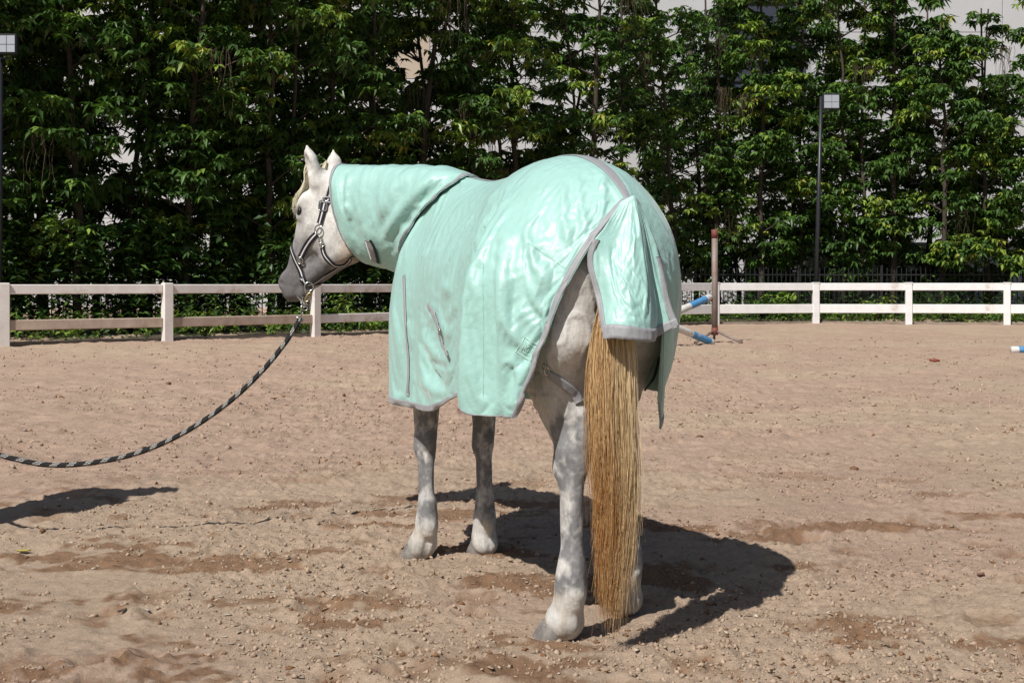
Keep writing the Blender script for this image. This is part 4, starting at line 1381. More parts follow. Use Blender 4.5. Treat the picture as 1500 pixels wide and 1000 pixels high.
# folds of the cloth, traced from how it hangs on the near side: (line in photo pixels, depth in m, width in px, kind)
FOLDS = [
 ([(744, 262), (733, 320), (730, 400), (724, 490), (718, 575)], .115, 66, 'step'),
 ([(745, 300), (738, 380), (730, 480), (722, 590)], .016, 11, 'ridge'),
 ([(760, 290), (757, 380), (764, 450), (785, 505), (806, 530)], .018, 12, 'ridge'),
 ([(785, 285), (782, 340), (800, 400), (820, 430)], .010, 9, 'ridge'),
 ([(752, 340), (748, 430), (748, 520), (752, 600)], -.014, 9, 'ridge'),
 ([(775, 330), (776, 420), (800, 480), (812, 500)], -.012, 8, 'ridge'),
 ([(712, 400), (705, 480), (696, 575)], .012, 9, 'ridge'),
 ([(733, 330), (722, 420), (712, 520), (706, 580)], -.012, 8, 'ridge'),
 ([(800, 250), (795, 320), (806, 380)], .008, 12, 'ridge'),
 ([(822, 255), (826, 320), (838, 360)], .009, 10, 'ridge'),
 ([(845, 250), (850, 300), (862, 340)], .007, 9, 'ridge'),
 ([(880, 250), (885, 290), (880, 325)], .006, 8, 'ridge'),
 ([(770, 500), (776, 550), (772, 604)], .013, 11, 'ridge'),
 ([(740, 272), (690, 300), (640, 345), (600, 400)], .012, 10, 'ridge'),
 ([(738, 282), (695, 318), (650, 366), (612, 420)], -.010, 8, 'ridge'),
 ([(736, 292), (705, 335), (670, 390), (640, 440)], .010, 9, 'ridge'),
 ([(733, 300), (712, 350), (690, 410), (672, 460)], -.011, 8, 'ridge'),
 ([(728, 305), (715, 360), (700, 420)], .008, 7, 'ridge'),
 ([(690, 268), (640, 300), (600, 345), (575, 395)], .007, 9, 'ridge'),
 ([(700, 262), (650, 275), (612, 300)], .005, 8, 'ridge'),
 ([(597, 408), (596, 470), (599, 530), (599, 585)], .022, 16, 'stepl'),
 ([(612, 440), (640, 470), (664, 486)], .007, 7, 'ridge'),
 ([(606, 480), (636, 508), (655, 540)], .010, 8, 'ridge'),
 ([(604, 520), (628, 535), (650, 572)], -.009, 7, 'ridge'),
 ([(604, 548), (622, 560), (632, 582)], .009, 7, 'ridge'),
 ([(606, 500), (630, 520), (646, 528), (660, 520)], -.007, 6, 'ridge'),
 ([(660, 500), (650, 540), (640, 580)], .007, 7, 'ridge'),
 ([(572, 430), (580, 480), (584, 540), (582, 580)], .010, 6, 'ridge'),
 ([(640, 400), (665, 425), (690, 430)], .004, 5, 'ridge'),
 ([(636, 420), (668, 415), (694, 402)], .004, 4, 'ridge'),
 ([(650, 455), (672, 440), (690, 446)], .004, 4, 'ridge'),
]
def fold_disp(W, Nrm, facing):
    p = px(W)
    out = np.zeros(W.shape[:-1])
    for line, amp, wid, kind in FOLDS:
        L_ = np.array(line, float)
        L_ = cr1(L_, 24)
        a, b = L_[:-1], L_[1:]
        d = b - a
        ln = np.linalg.norm(d, axis=1)
        best = np.full(p.shape[:-1], 1e9)
        side = np.zeros(p.shape[:-1])
        tt = np.zeros(p.shape[:-1])
        tot = ln.sum()
        acc = 0
        for i in range(len(a)):
            q = p - a[i]
            t = np.clip((q @ d[i]) / (ln[i] ** 2), 0, 1)
            r = q - t[..., None] * d[i]
            dd = np.linalg.norm(r, axis=-1)
            mk = dd < best
            best = np.where(mk, dd, best)
            side = np.where(mk, np.sign(d[i][0] * q[..., 1] - d[i][1] * q[..., 0]), side)
            tt = np.where(mk, (acc + t * ln[i]) / tot, tt)
            acc += ln[i]
        if kind == 'ridge':
            e = 1.9 * amp * np.exp(-(best / wid) ** 2) * sstep(-.02, .25, tt) * (sstep(1.02, .8, tt) if line[-1][1] < 560 else 1)
        else:
            sg = -side if kind == 'step' else side        # step: raised to the right of a line that runs down
            s_ = sg * best
            e = amp * np.where(s_ > 0, np.exp(-(s_ / wid) ** 1.5), np.exp(-(s_ / 2.5) ** 2)) * sstep(0, .5, tt)
            e = e - amp * .25 * np.where(s_ < 0, np.exp(-((s_ + 10) / 9.0) ** 2), 0) * sstep(0, .45, tt)
        out += e * facing
    return out
facing = np.clip((-(GW - np.array([0, 0, CAM_H])) / np.linalg.norm(GW - np.array([0, 0, CAM_H]), axis=-1, keepdims=True) * GN).sum(-1) * 4 + .3, 0, 1)
facing[:, NT // 2 + 40:] = 0
disp = fold_disp(GW, GN, facing)
_all, FOLDS = FOLDS, FOLDS[:1]
flare = fold_disp(GW, GN, facing)
TF = np.array([
 [(-.264, .035, 1.408), (-.280, .0, 1.425), (-.264, -.030, 1.408)],
 [(-.285, .105, 1.325), (-.335, .01, 1.345), (-.285, -.055, 1.325)],
 [(-.300, .175, 1.238), (-.385, .04, 1.23), (-.310, -.092, 1.21)],
 [(-.355, .165, 1.12), (-.430, .035, 1.11), (-.350, -.100, 1.10)],
 [(-.395, .140, .985), (-.455, .015, .985), (-.365, -.115, 1.018)],
])
# ---- simulated drape
def run_cloth(A_, pin, rest=None, proxy=None, frames=30, expand=0.0, closed=False, tension=35, gravity=1.0, bend=.02):
    """drapes a sheet under gravity: pin (0..1 per vertex) holds it, rest is its sewn shape, proxy what it lies on"""
    n, m = A_.shape[:2]
    o = mobj('cloth_sheet', A_.reshape(-1, 3), grid_faces(n, m, closed), [])
    if rest is not None:
        o.shape_key_add(name='Basis')
        k = o.shape_key_add(name='rest')
        k.data.foreach_set('co', rest.reshape(-1).astype(np.float32))
        k.value = 0
    vg = o.vertex_groups.new(name='pin')
    vg.add([int(i) for i in np.nonzero(pin.reshape(-1) > .5)[0]], 1.0, 'REPLACE')
    md = o.modifiers.new('cloth', 'CLOTH')
    cs = md.settings
    cs.quality, cs.mass = 5, .2
    cs.tension_stiffness = cs.compression_stiffness = tension
    cs.shear_stiffness, cs.bending_stiffness = 6, bend
    cs.tension_damping = cs.compression_damping = cs.shear_damping = 8
    cs.bending_damping, cs.air_damping = .3, 2
    cs.vertex_group_mass, cs.pin_stiffness, cs.shrink_min = 'pin', 1, -expand
    if rest is not None:
        cs.rest_shape_key = o.data.shape_keys.key_blocks['rest']
    cs.effector_weights.gravity = gravity
    cc = md.collision_settings
    cc.distance_min, cc.collision_quality, cc.use_self_collision = .004, 2, False
    md.point_cache.frame_start, md.point_cache.frame_end = 1, frames
    pr = None
    if proxy is not None:
        pr = mobj('cloth_form', proxy[0], proxy[1], [])
        pr.modifiers.new('collision', 'COLLISION')
        pr.collision.thickness_outer, pr.collision.cloth_friction, pr.collision.damping = .004, 8, .4
    for fr_ in range(1, frames + 1):
        SC.frame_set(fr_)
    me = o.evaluated_get(bpy.context.evaluated_depsgraph_get()).data
    co = np.empty(len(me.vertices) * 3, np.float32)
    me.vertices.foreach_get('co', co)
    for q_ in (o, pr):
        if q_ is not None:
            d_m = q_.data
            bpy.data.objects.remove(q_)
            bpy.data.meshes.remove(d_m)
    SC.frame_set(0)
    return co.reshape(n, m, 3).astype(float)
def resample(A, n, m):
    return cr1(cr1(A, n).transpose(1, 0, 2), m).transpose(1, 0, 2)
Gf = G.reshape(-1, 3)
low = sstep(1.5, .8, Gf[:, 2])
wr = fbm(Gf * [1, 1, .5], 30, 3, 61) * .0009
belly = np.exp(-(((Gf[:, 0] - .72) / .22) ** 2 + ((Gf[:, 2] - 1.02) / .16) ** 2))
wr += belly * (np.abs(fbm(Gf, 30, 3, 81)) - .3) * -.006
_i, _j = np.meshgrid(np.linspace(0, NS - 1.001, SIM_N[0]), np.linspace(0, NT - 1.001, SIM_N[1]), indexing='ij')
_tm = np.abs(_j / (NT - 1) * 2 - 1)                       # 0 at the spine, 1 at the hem
_b, _n, _l = gsample(GW, _i, _j), gsample(GN, _i, _j), gsample(G, _i, _j)
_st = _b + _n * gsample(disp[..., None], _i, _j)
_flare = gsample(flare[..., None], _i, _j)
_pin = (_tm < .05) | (_i > NS - 5) | ((_i < 1) & (_tm < .86))
_form = _b + _n * (_flare * .9 - (.012 + .05 * sstep(.50, 1.0, _tm) * sstep(1.2, .9, _l[..., 0]))[..., None])
_form = _form[::2, ::2]
_rest = Wd(np.stack([_l[..., 0] * 1.075, _l[..., 1] * 1.03, 1.5 + (_l[..., 2] - 1.5) * np.where(_l[..., 2] < 1.5, .945 - .055 * sstep(.8, .4, _l[..., 0]) * (_l[..., 1] > 0), 1)], -1))
GW2 = resample(run_cloth(_st, _pin.astype(float), _rest, (_form.reshape(-1, 3), grid_faces(*_form.shape[:2]))), NS, NT)
GW2 = GW2 + GN * wr.reshape(NS, NT)[..., None]
GN2 = grid_normals(GW2)
if (GN2[NS // 2, NT // 4] @ LF) < 0:
    GN2 = -GN2
def sheet(name, A, mat, parent, thick=.003, close=False):
    F_ = grid_faces(A.shape[0], A.shape[1], close)
    n = grid_normals(A)
    o = mobj(name, A.reshape(-1, 3) - H0, F_, mat, parent)
    s_ = o.modifiers.new('thickness', 'SOLIDIFY')
    s_.thickness = thick
    s_.offset = 0
    return o
shell = sheet('rug_body', GW2, M_mint, rug)

def ribbon(name, rows, mat, parent, thick=.0025, uv=False):
    """rows: (n, m, 3) points across a strip; makes a closed thin strap"""
    rows = np.asarray(rows)
    n, m = rows.shape[:2]
    nr = grid_normals(rows)
    A = np.concatenate([rows + nr * thick / 2, (rows - nr * thick / 2)[:, ::-1]], axis=1)
    F_ = grid_faces(n, 2 * m, True)
    caps = [[(k, k + 1, 2 * m - 2 - k, 2 * m - 1 - k) for k in range(m - 1)]]
    e = (n - 1) * 2 * m
    c2 = [(e + k + 1, e + k, e + 2 * m - 1 - k, e + 2 * m - 2 - k) for k in range(m - 1)]
    o = mobj(name, A.reshape(-1, 3) - (np.array(parent.location) if parent is not None else 0), [F_, np.array(caps[0]), np.array(c2)], mat, parent)
    if uv:
        ln = np.concatenate([[0], np.cumsum(np.linalg.norm(np.diff(rows[:, m // 2], axis=0), axis=1))])
        vv = np.linspace(0, 1, m)
        u_ = np.repeat(ln[:, None], 2 * m, 1)
        v_ = np.tile(np.concatenate([vv, vv[::-1]]), (n, 1))
        set_uv(o.data, np.stack([u_, v_], -1).reshape(-1, 2))
    return o
def edge_ribbon(name, A, An, s, t, ds, dt, mat, parent, off=.0035, m=5):
    """strip that follows grid lines of a sheet: start (s,t) arrays, width (ds,dt) in grid steps"""
    k = np.linspace(0, 1, m)[None, :]
    S, T = np.asarray(s, float)[:, None] + ds * k, np.asarray(t, float)[:, None] + dt * k
    return ribbon(name, gsample(A, S, T) + gsample(An, S, T) * off, mat, parent)
cnt = np.arange
# hem and rear bindings (left and right), sized about 2.5 cm
stp = np.linalg.norm(np.diff(GW2[NS // 2], axis=0), axis=1).mean()
wt = .021 / stp
full = np.linspace(0, NS - 1.001, 240)
edge_ribbon('hem_binding', GW2, GN2, full, np.full(240, -0.0), 0, wt, M_trim, rug)
edge_ribbon('hem_binding', GW2, GN2, full, np.full(240, NT - 1.001), 0, -wt, M_trim, rug)
half = np.linspace(0, NT // 2, 150)
def rear_strip(tv):
    A0 = gsample(GW2, np.zeros(len(tv)), tv)
    k = np.linspace(0, 1, 5)
    rows = []
    for j in range(5):
        step = np.linalg.norm(gsample(GW2, np.full(len(tv), 6.0), tv) - A0, axis=1) / 6
        S = k[j] * .023 / np.maximum(step, 1e-3)
        rows.append(gsample(GW2, S, tv) + gsample(GN2, S, tv) * .0036)
    return np.stack(rows, 1)
ribbon('rear_binding', rear_strip(np.linspace(0, NT // 2 - 1, 150)), M_trim, rug)
ribbon('rear_binding', rear_strip(np.linspace(NT // 2 + 1, NT - 1.01, 150)), M_trim, rug)
# spine strip
tm = (NT - 1) / 2
edge_ribbon('spine_strip', GW2, GN2, np.linspace(2, NS - 30, 200), np.full(200, tm - .024 / stp), 0, .048 / stp, M_trim, rug, off=.004, m=7)

bpy.context.view_layer.update()
B_rug = bvh_of(shell)
def drape_px(bv, pts, width, off=.004, n=60, m=5, flat=False):
    """strip laid on the surface seen at these photo points"""
    hit = [ray(bv, *q) for q in cr1(np.array(pts, float), 14)]
    P_ = np.array([h[0] for h in hit if h])
    return drape(bv, P_, width, off, n, m, flat, True)
def drape(bv, P_, width, off=.004, n=60, m=5, flat=False, seen=False):
    P_ = cr1(np.asarray(P_, float), n)
    near = [bv.find_nearest(Vector(p)) for p in P_]
    c = np.array([h[0] for h in near])
    T = np.gradient(P_, axis=0)
    T /= np.linalg.norm(T, axis=1, keepdims=True)
    nr = P_ * 0
    for i, h in enumerate(near):
        nr[i] = h[1]
        if seen and nr[i] @ (np.array([0, 0, CAM_H]) - c[i]) < 0:
            nr[i] = -nr[i]
    for _ in range(3):
        nr[1:-1] = (nr[:-2] + nr[1:-1] * 2 + nr[2:]) / 4
    nr /= np.linalg.norm(nr, axis=1, keepdims=True)
    A = np.cross(nr, T)
    A /= np.linalg.norm(A, axis=1, keepdims=True)
    if flat:
        for _ in range(6):
            c[1:-1] = (c[:-2] + 2 * c[1:-1] + c[2:]) / 4
            nr[1:-1] = (nr[:-2] + nr[1:-1] * 2 + nr[2:]) / 4
        return c[:, None] + A[:, None] * (np.linspace(-.5, .5, m) * width)[None, :, None] + nr[:, None] * off
    rows = []
    for k in np.linspace(-.5, .5, m):
        q = c + A * width * k
        hh = [bv.find_nearest(Vector(x)) for x in q]
        rows.append(np.array([np.array(h[0]) + nr[i] * off for i, h in enumerate(hh)]))
    Rw = np.stack(rows, 1)
    for _ in range(3):
        Rw[1:-1] = (Rw[:-2] + 2 * Rw[1:-1] + Rw[2:]) / 4
    Rw[1:-1] = (Rw[:-2] + 2 * Rw[1:-1] + Rw[2:]) / 4
    return Rw
ribbon('gusset_binding', drape_px(B_rug, [(593, 404), (594, 430), (596, 480), (600, 530), (599, 578)], .020, off=.006, flat=True), M_trim, rug)
ribbon('surcingle_strap', drape_px(B_rug, [(630, 446), (639, 462), (648, 485)], .022, off=.010, flat=True), M_trim, rug)
st2 = drape_px(B_rug, [(648, 487), (652, 500), (657, 512), (662, 522)], .016, off=.016, flat=True)
ribbon('surcingle_strap', st2, M_trim, rug)
def ring(c, nrm, R_, r, ups=None, seg=26, sq=1.0):
    nrm = np.array(nrm, float)
    nrm /= np.linalg.norm(nrm)
    u = np.cross(nrm, ups if ups is not None else UP)
    u /= np.linalg.norm(u)
    w = np.cross(nrm, u)
    a = np.linspace(0, 2 * math.pi, seg, endpoint=False)
    ca, sa = np.cos(a), np.sin(a)
    if sq != 1.0:
        ca, sa = np.sign(ca) * np.abs(ca) ** sq, np.sign(sa) * np.abs(sa) ** sq
    Rx, Ry = R_ if hasattr(R_, '__len__') else (R_, R_)
    ctr = c + ca[:, None] * u * Rx + sa[:, None] * w * Ry
    T = np.roll(ctr, -1, 0) - np.roll(ctr, 1, 0)
    T /= np.linalg.norm(T, axis=1, keepdims=True)
    Bn = np.tile(nrm, (seg, 1))
    An = np.cross(T, Bn)
    b = np.arange(8) * 2 * math.pi / 8
    v = ctr[:, None] + r * (np.cos(b)[None, :, None] * An[:, None] + np.sin(b)[None, :, None] * Bn[:, None])
    return v.reshape(-1, 3), grid_faces(seg, 8, True, True)
def put_ring(name, c, nrm, R_, r, mat, parent, ups=None, sq=1.0):
    v, F_ = ring(np.array(c), nrm, R_, r, ups, 26, sq)
    return mobj(name, v - np.array(parent.location), F_, mat, parent)
h = ray(B_rug, 648, 486)
put_ring('buckle', h[0] + h[1] * .012, h[1], (.008, .013), .0018, M_steel, rug, sq=.6)
# embroidered emblem, tone on tone, and the dart seam
M_thread = simple_mat('pale_thread', (.46, .72, .64), .4, scale=40)
M_seam = simple_mat('seam_thread', (.31, .56, .48), .6, scale=40)
def emb_px(u, v):
    c, s_ = math.cos(.55), math.sin(.55)
    return (773 + u * c - v * s_, 511 + u * s_ + v * c)
def emb_line(pts, w=.0035):
    return drape_px(B_rug, [emb_px(*q) for q in pts], w, off=.0022, n=14, m=3)
for sz in (12.5, 7.0):
    q = [(-sz, -sz), (sz, -sz), (sz, sz), (-sz, sz), (-sz, -sz)]
    for i in range(4):
        ribbon('emblem', emb_line([q[i], ((q[i][0] + q[i + 1][0]) / 2, (q[i][1] + q[i + 1][1]) / 2), q[i + 1]]), M_thread, rug, .0008)
for pts in ([(-4, 4), (-4, 0), (-4, -4)], [(-4, 0), (-1.5, -2), (0, -4)], [(-4, 0), (-1.5, 2), (0, 4)], [(1.5, 4), (1.5, 0), (1.5, -4)], [(1.5, -4), (3, -2), (4.5, -3)], [(4.5, -3), (4.5, 1), (4.5, 4)]):
    ribbon('emblem', emb_line(pts, .003), M_thread, rug, .0008)
ribbon('seam', drape_px(B_rug, [(774, 356), (800, 374), (829, 394)], .0026, off=.0018, m=3), M_seam, rug, .0006)
ribbon('seam', drape_px(B_rug, [(709, 330), (708, 430), (709, 500), (708, 582)], .0026, off=.0018, m=3), M_seam, rug, .0006)

# tail flap
_u, _t = np.meshgrid(np.linspace(0, 1, 56), np.linspace(0, 1, 46))
_l = resample(TF, 46, 56)
_b = Wd(_l)
_n = grid_normals(_b)
if (_n[23, 28] @ FW) > 0:
    _n = -_n
_st = _b + _n * (.018 * sstep(.05, .8, _t) * (np.sin(_u * 15 + 1.2 + _t * 1.5) + .5 * np.sin(_u * 27 + 2 - _t * 2)) * np.sin(math.pi * np.clip(_u, .04, .96)) ** .5)[..., None]
_mid = _l.mean(1, keepdims=True)
_pin = np.zeros((46, 56))
_pin[:2] = _pin[:19, :2] = _pin[:18, -2:] = 1
_pin[-1, -1] = 1
_cv, _cf = tube(Wd(np.array([(-.262, .0, 1.38), (-.285, .02, 1.28), (-.312, .045, 1.17), (-.345, .07, 1.02), (-.352, .08, .85)])), [.02, .045, .062, .082, .095], 20)
TW2 = resample(run_cloth(_st, _pin, Wd(_mid + (_l - _mid) * np.array([1.10, 1.13, 1.0])), (_cv, _cf), 28, bend=.25), 90, 110)
TN2 = grid_normals(TW2)
if (TN2[45, 55] @ FW) > 0:
    TN2 = -TN2
flap = sheet('tail_flap', TW2, M_mint, rug)
edge_ribbon('flap_binding', TW2, TN2, np.full(100, 88.99), np.linspace(0, 108.9, 100), -7, 0, M_trim, rug)
edge_ribbon('flap_binding', TW2, TN2, np.linspace(34, 88.9, 70), np.zeros(70), 0, 7, M_trim, rug)
edge_ribbon('flap_binding', TW2, TN2, np.linspace(40, 88.9, 70), np.full(70, 108.99), 0, -7, M_trim, rug)

# neck analytic
def nring(top, bot, hw, yaw, bulge=1.0):
    top, bot = np.array(top), np.array(bot)
    Lx = np.array([-math.sin(yaw), math.cos(yaw), 0])
    out = []
    for th, fr, w in ((0, 0, 0), (25, .05, .50), (55, .22, .86), (90, .48, 1.0), (125, .76, .86), (155, .94, .5), (180, 1, 0)):
        out.append(top + (bot - top) * fr + Lx * hw * w)
    for th, fr, w in ((155, .94, .5), (125, .76, .86), (90, .48, 1.0), (55, .22, .86), (25, .05, .5)):
        out.append(top + (bot - top) * fr - Lx * hw * w)
    return out
NR = np.array([
 nring((1.03, .0, 1.592), (1.60, .02, 1.165), .20, .05),
 nring((1.15, .01, 1.625), (1.62, .05, 1.185), .19, .1),
 nring((1.36, .07, 1.652), (1.685, .12, 1.215), .168, .28),
 nring((1.60, .165, 1.668), (1.77, .185, 1.235), .138, .42),
 nring((1.78, .24, 1.680), (1.77, .215, 1.255), .130, .48),
 nring((1.875, .283, 1.690), (1.80, .235, 1.30), .122, .52),
])
C2 = np.concatenate([NR, NR[:, :1]], 1)
A = cr1(NR, 130)
ext = np.concatenate([A[:, -2:], A, A[:, :3]], axis=1).transpose(1, 0, 2)
mm = 12
fine = cr1(ext, (mm + 4) * 14 + 1)[28:28 + mm * 14].transpose(1, 0, 2)
NWd = Wd(fine)
def ring_normals(Ag):
    gt = np.roll(Ag, -1, 1) - np.roll(Ag, 1, 1)
    n = np.cross(gt, np.gradient(Ag, axis=0))
    n /= np.linalg.norm(n, axis=-1, keepdims=True)
    ctr = Ag.mean(1, keepdims=True)
    return n * np.sign(((Ag - ctr) * n).sum(-1).mean())
Nn = ring_normals(NWd)
vv = np.linspace(0, 1, 130)[:, None] * np.ones((1, mm * 14))
NW2 = NWd.copy()
lay = sstep(.30, .02, vv)
for i in range(0, 42):
    for j in range(mm * 14):
        p0 = Vector(NW2[i, j])
        hit = B_rug.find_nearest(p0)
        if hit[0] is not None and hit[3] < .17:
            tgt = np.array(hit[0]) + np.array(hit[1]) * .010
            NW2[i, j] = NW2[i, j] * (1 - lay[i, j]) + tgt * lay[i, j]
for _ in range(3):
    NW2[:44] = NW2[:44] * .5 + .25 * (np.roll(NW2[:44], 1, 1) + np.roll(NW2[:44], -1, 1))
# neck finish
FOLDS = [
 ([(686, 262), (640, 296), (604, 340), (575, 384)], .008, 8, 'ridge'),
 ([(668, 256), (622, 290), (590, 330), (566, 370)], -.006, 8, 'ridge'),
 ([(650, 250), (606, 286), (574, 330), (560, 362)], .007, 9, 'ridge'),
 ([(622, 247), (590, 282), (566, 320), (556, 350)], -.005, 8, 'ridge'),
 ([(600, 246), (574, 280), (556, 322)], .005, 9, 'ridge'),
 ([(566, 246), (548, 280), (540, 330)], -.004, 9, 'ridge'),
 ([(540, 246), (530, 280), (530, 330)], .004, 8, 'ridge'),
 ([(516, 250), (508, 280), (512, 318)], .006, 5, 'ridge'),
 ([(508, 250), (501, 280), (504, 312)], -.005, 4, 'ridge'),
 ([(504, 296), (512, 308), (513, 324)], .006, 4, 'ridge'),
 ([(556, 372), (580, 352), (600, 330)], .004, 6, 'ridge'),
 ([(600, 300), (616, 302), (632, 300)], .003, 4, 'ridge'),
]
_n = ring_normals(NW2)
_vw = NW2 - np.array([0, 0, CAM_H])
_fc = np.clip(-(_vw * _n).sum(-1) / np.linalg.norm(_vw, axis=-1) * 4, 0, 1)
_fl = Lc(NW2).reshape(-1, 3)
_al = (_fl @ np.array([.86, .32, -.35]))
_w2 = fbm(np.c_[_al * 2.2, _fl[:, 2] * .45, _fl[:, 1] * .5], 8, 4, 131) * .0042 + fbm(_fl, 26, 3, 141) * .0014
NW2 = NW2 + _n * (fold_disp(NW2, _n, _fc) + _w2.reshape(_fc.shape) * sstep(0, .06, vv))[..., None]
NN2 = ring_normals(NW2)
neck = mobj('neck_cover', NW2.reshape(-1, 3) - H0, grid_faces(130, mm * 14, True), M_mint, rug)
_s = neck.modifiers.new('thickness', 'SOLIDIFY')
_s.thickness, _s.offset = .003, 0
def ring_strip(name, i0, i1, a0, a1, off, mat):
    J = np.linspace(a0, a1, 90)
    Ae = np.concatenate([NW2, NW2[:, :1]], 1)
    Ne = np.concatenate([NN2, NN2[:, :1]], 1)
    S = np.linspace(i0, i1, 5)[None, :] * np.ones((90, 1))
    T = (J % (mm * 14))[:, None] * np.ones((1, 5))
    return ribbon(name, gsample(Ae, S, T) + gsample(Ne, S, T) * off, mat, rug)
ring_strip('neck_seam_binding', 0, 7, 0, mm * 7 - 1, .004, M_trim)
ring_strip('neck_seam_binding', 0, 7, mm * 7 + 1, mm * 14 - 1, .004, M_trim)
ring_strip('poll_binding', 124, 129, 0, mm * 14 - .01, .004, M_trim)
bpy.context.view_layer.update()
B_neck = bvh_of(neck)
# touch-fastening tabs under the throat
def tab(pts, w, mat, off):
    r = drape_px(B_neck, pts, w, off=off, n=16)
    return ribbon('throat_tab', r, mat, rug, .004)
try:
    tab([(541, 352), (545, 366), (552, 383)], .05, M_trim, .006)
    tab([(545, 350), (551, 362), (556, 382)], .012, M_blackweb, .012)
except Exception as ex:
    print('tab', ex)

# leg straps: grey elastic round the near thigh, black strap hanging behind the belly
def loose(name, pts, w, mat, side, parent=rug, n=40, thick=.003):
    P_ = cr1(np.array(pts, float), n)
    T = np.gradient(P_, axis=0)
    T /= np.linalg.norm(T, axis=1, keepdims=True)
    sd = np.array(side, float)
    A_ = sd - (T @ sd)[:, None] * T
    A_ /= np.linalg.norm(A_, axis=1, keepdims=True)
    rows = P_[:, None] + A_[:, None] * (np.linspace(-.5, .5, 4) * w)[None, :, None]
    return ribbon(name, rows, mat, parent, thick)
pr = [ray(B_body, *q) for q in ((803, 545), (815, 553), (830, 565), (842, 578), (846, 590))]
pr = np.array([p[0] + p[1] * .008 for p in pr if p])
ribbon('leg_strap', drape(B_body, pr, .030, .008, 40), M_trim, rug)
c0 = gsample(GW2, np.array([3.0]), np.array([wt * 5.0]))[0]
e0 = px(c0)
put_ring('strap_clip', at(801, 543, pr[0][1] - .012), -FW, (.008, .013), .0028, M_steel, rug)
put_ring('strap_clip', at(797, 537, pr[0][1] - .02), LF, (.006, .010), .0025, M_steel, rug)
loose('belly_strap', [Wd((.05, .16, .76)), Wd((.0, .10, .70)), Wd((-.03, .03, .655)), Wd((.05, -.05, .70)), Wd((.10, -.2, .78))], .022, M_blackweb, FW)
loose('belly_strap', [at(944, 572, 4.42), at(956, 556, 4.41), at(962, 540, 4.40), at(966, 522, 4.40)], .009, M_blackweb, (.7, 0, .7))
# ------------------------------------------------------------------ halter
m, nt, b = nodes_of('striped_webbing')
_uv = nt.nodes.new('ShaderNodeUVMap')
_sp = nt.nodes.new('ShaderNodeSeparateXYZ')
nt.links.new(_uv.outputs[0], _sp.inputs[0])
_c = ramp(nt, _sp.outputs[1], [(0, (.006, .006, .008)), (.32, (.006, .006, .008)), (.35, (.10, .09, .13)), (.40, (.10, .09, .13)), (.43, (.72, .72, .73)), (.57, (.72, .72, .73)), (.60, (.10, .09, .13)), (.65, (.10, .09, .13)), (.68, (.006, .006, .008))])
nt.links.new(_c, b.inputs['Base Color'])
b.inputs['Roughness'].default_value = .5
bump(nt, b, noise_n(nt, 400, 2), .2, .001)
M_stripe = m
halter = thing('halter', 'black halter with a white stripe and steel rings, worn on the horse head', 'halter', Wd(HO))
def hp(x, y, off=0.0):
    r = ray(B_body, x, y)
    if r is None:
        q = at(x, y, np.linalg.norm(Wd(Hd(.3, -.1))[:2]))
        nn = B_body.find_nearest(Vector(q))
        return np.array(nn[0])
    return r[0] + r[1] * off
def hs(name, pts, w=.033, off=.005, n=50):
    P_ = [hp(*q) if len(q) == 2 else Wd(Hd(*q)) for q in pts]
    return ribbon(name, drape(B_body, np.array(P_), w * 1.12, off, n, 9), M_stripe, halter, .003, uv=True)
HTH = (466, 337)                                  # cheek ring
hs('crown_strap', [(0.0, .10, -.02)[:3], (.0, .085, .03), (497, 249), (490, 262), (484, 280), (478, 300)] if False else [(498, 249), (491, 261), (485, 280), (478, 300)], .028)
hs('cheek_strap', [(477, 296), (474, 312), (470, 328)], .028, .009)
hs('side_strap', [(465, 342), (455, 352), (447, 364), (440, 378)], .026)
hs('noseband', [(.40, .075, -.075), (.395, .085, -.03), (.395, .085, .02), (422, 357), (430, 372), (437, 388), (443, 402), (449, 416)], .026, n=70)
hs('throat_strap', [(473, 362), (476, 373), (484, 383), (495, 389), (503, 388)], .024)
hs('chin_strap', [(451, 417), (462, 413), (475, 404), (488, 396), (500, 388)], .022)
try:
    hs('throat_strap', [(503, 388), (.31, -.34, .0), (.30, -.27, -.09)], .024)
    hs('noseband', [(.50, -.08, .05), (.50, -.13, .0), (.46, -.06, -.07), (.42, .03, -.075)], .024)
except Exception as ex:
    print('halter', ex)
vn = -Wd(HO) / np.linalg.norm(Wd(HO))
vn = np.array([vn[0], vn[1], 0])
def hring(name, x, y, R_, r, mat=M_steel, off=.012, sq=1.0, ups=None):
    p = ray(B_body, x, y)
    nn = p[1] if p else vn
    c = p[0] if p else hp(x, y)
    return put_ring(name, c + nn * off, nn, R_, r, mat, halter, ups, sq)
hring('cheek_ring', 469, 337, .021, .0035)
hring('buckle', 475, 302, (.021, .024), .0035, sq=.5)
hring('nose_ring', 441, 380, (.013, .016), .003, sq=.6)
hring('strap_end', 480, 293, (.020, .012), .004, M_trim, .008, sq=.4)
def ring_at(name, p, R_, r, mat=M_steel, nrm=None):
    return put_ring(name, p, vn if nrm is None else nrm, R_, r, mat, halter)
p1 = hp(468, 345) + vn * .016
p2 = hp(472, 360) + vn * .016
ring_at('clip', p1 * .6 + p2 * .4, (.007, .014), .0032)
ring_at('clip', p1 * .1 + p2 * .9, (.010, .009), .0032)
chin = hp(452, 416)
lead_top = chin + np.array([.005, -.02, -.028])
ring_at('chin_ring', chin + np.array([.004, -.014, -.012]), .020, .0034, M_steel)

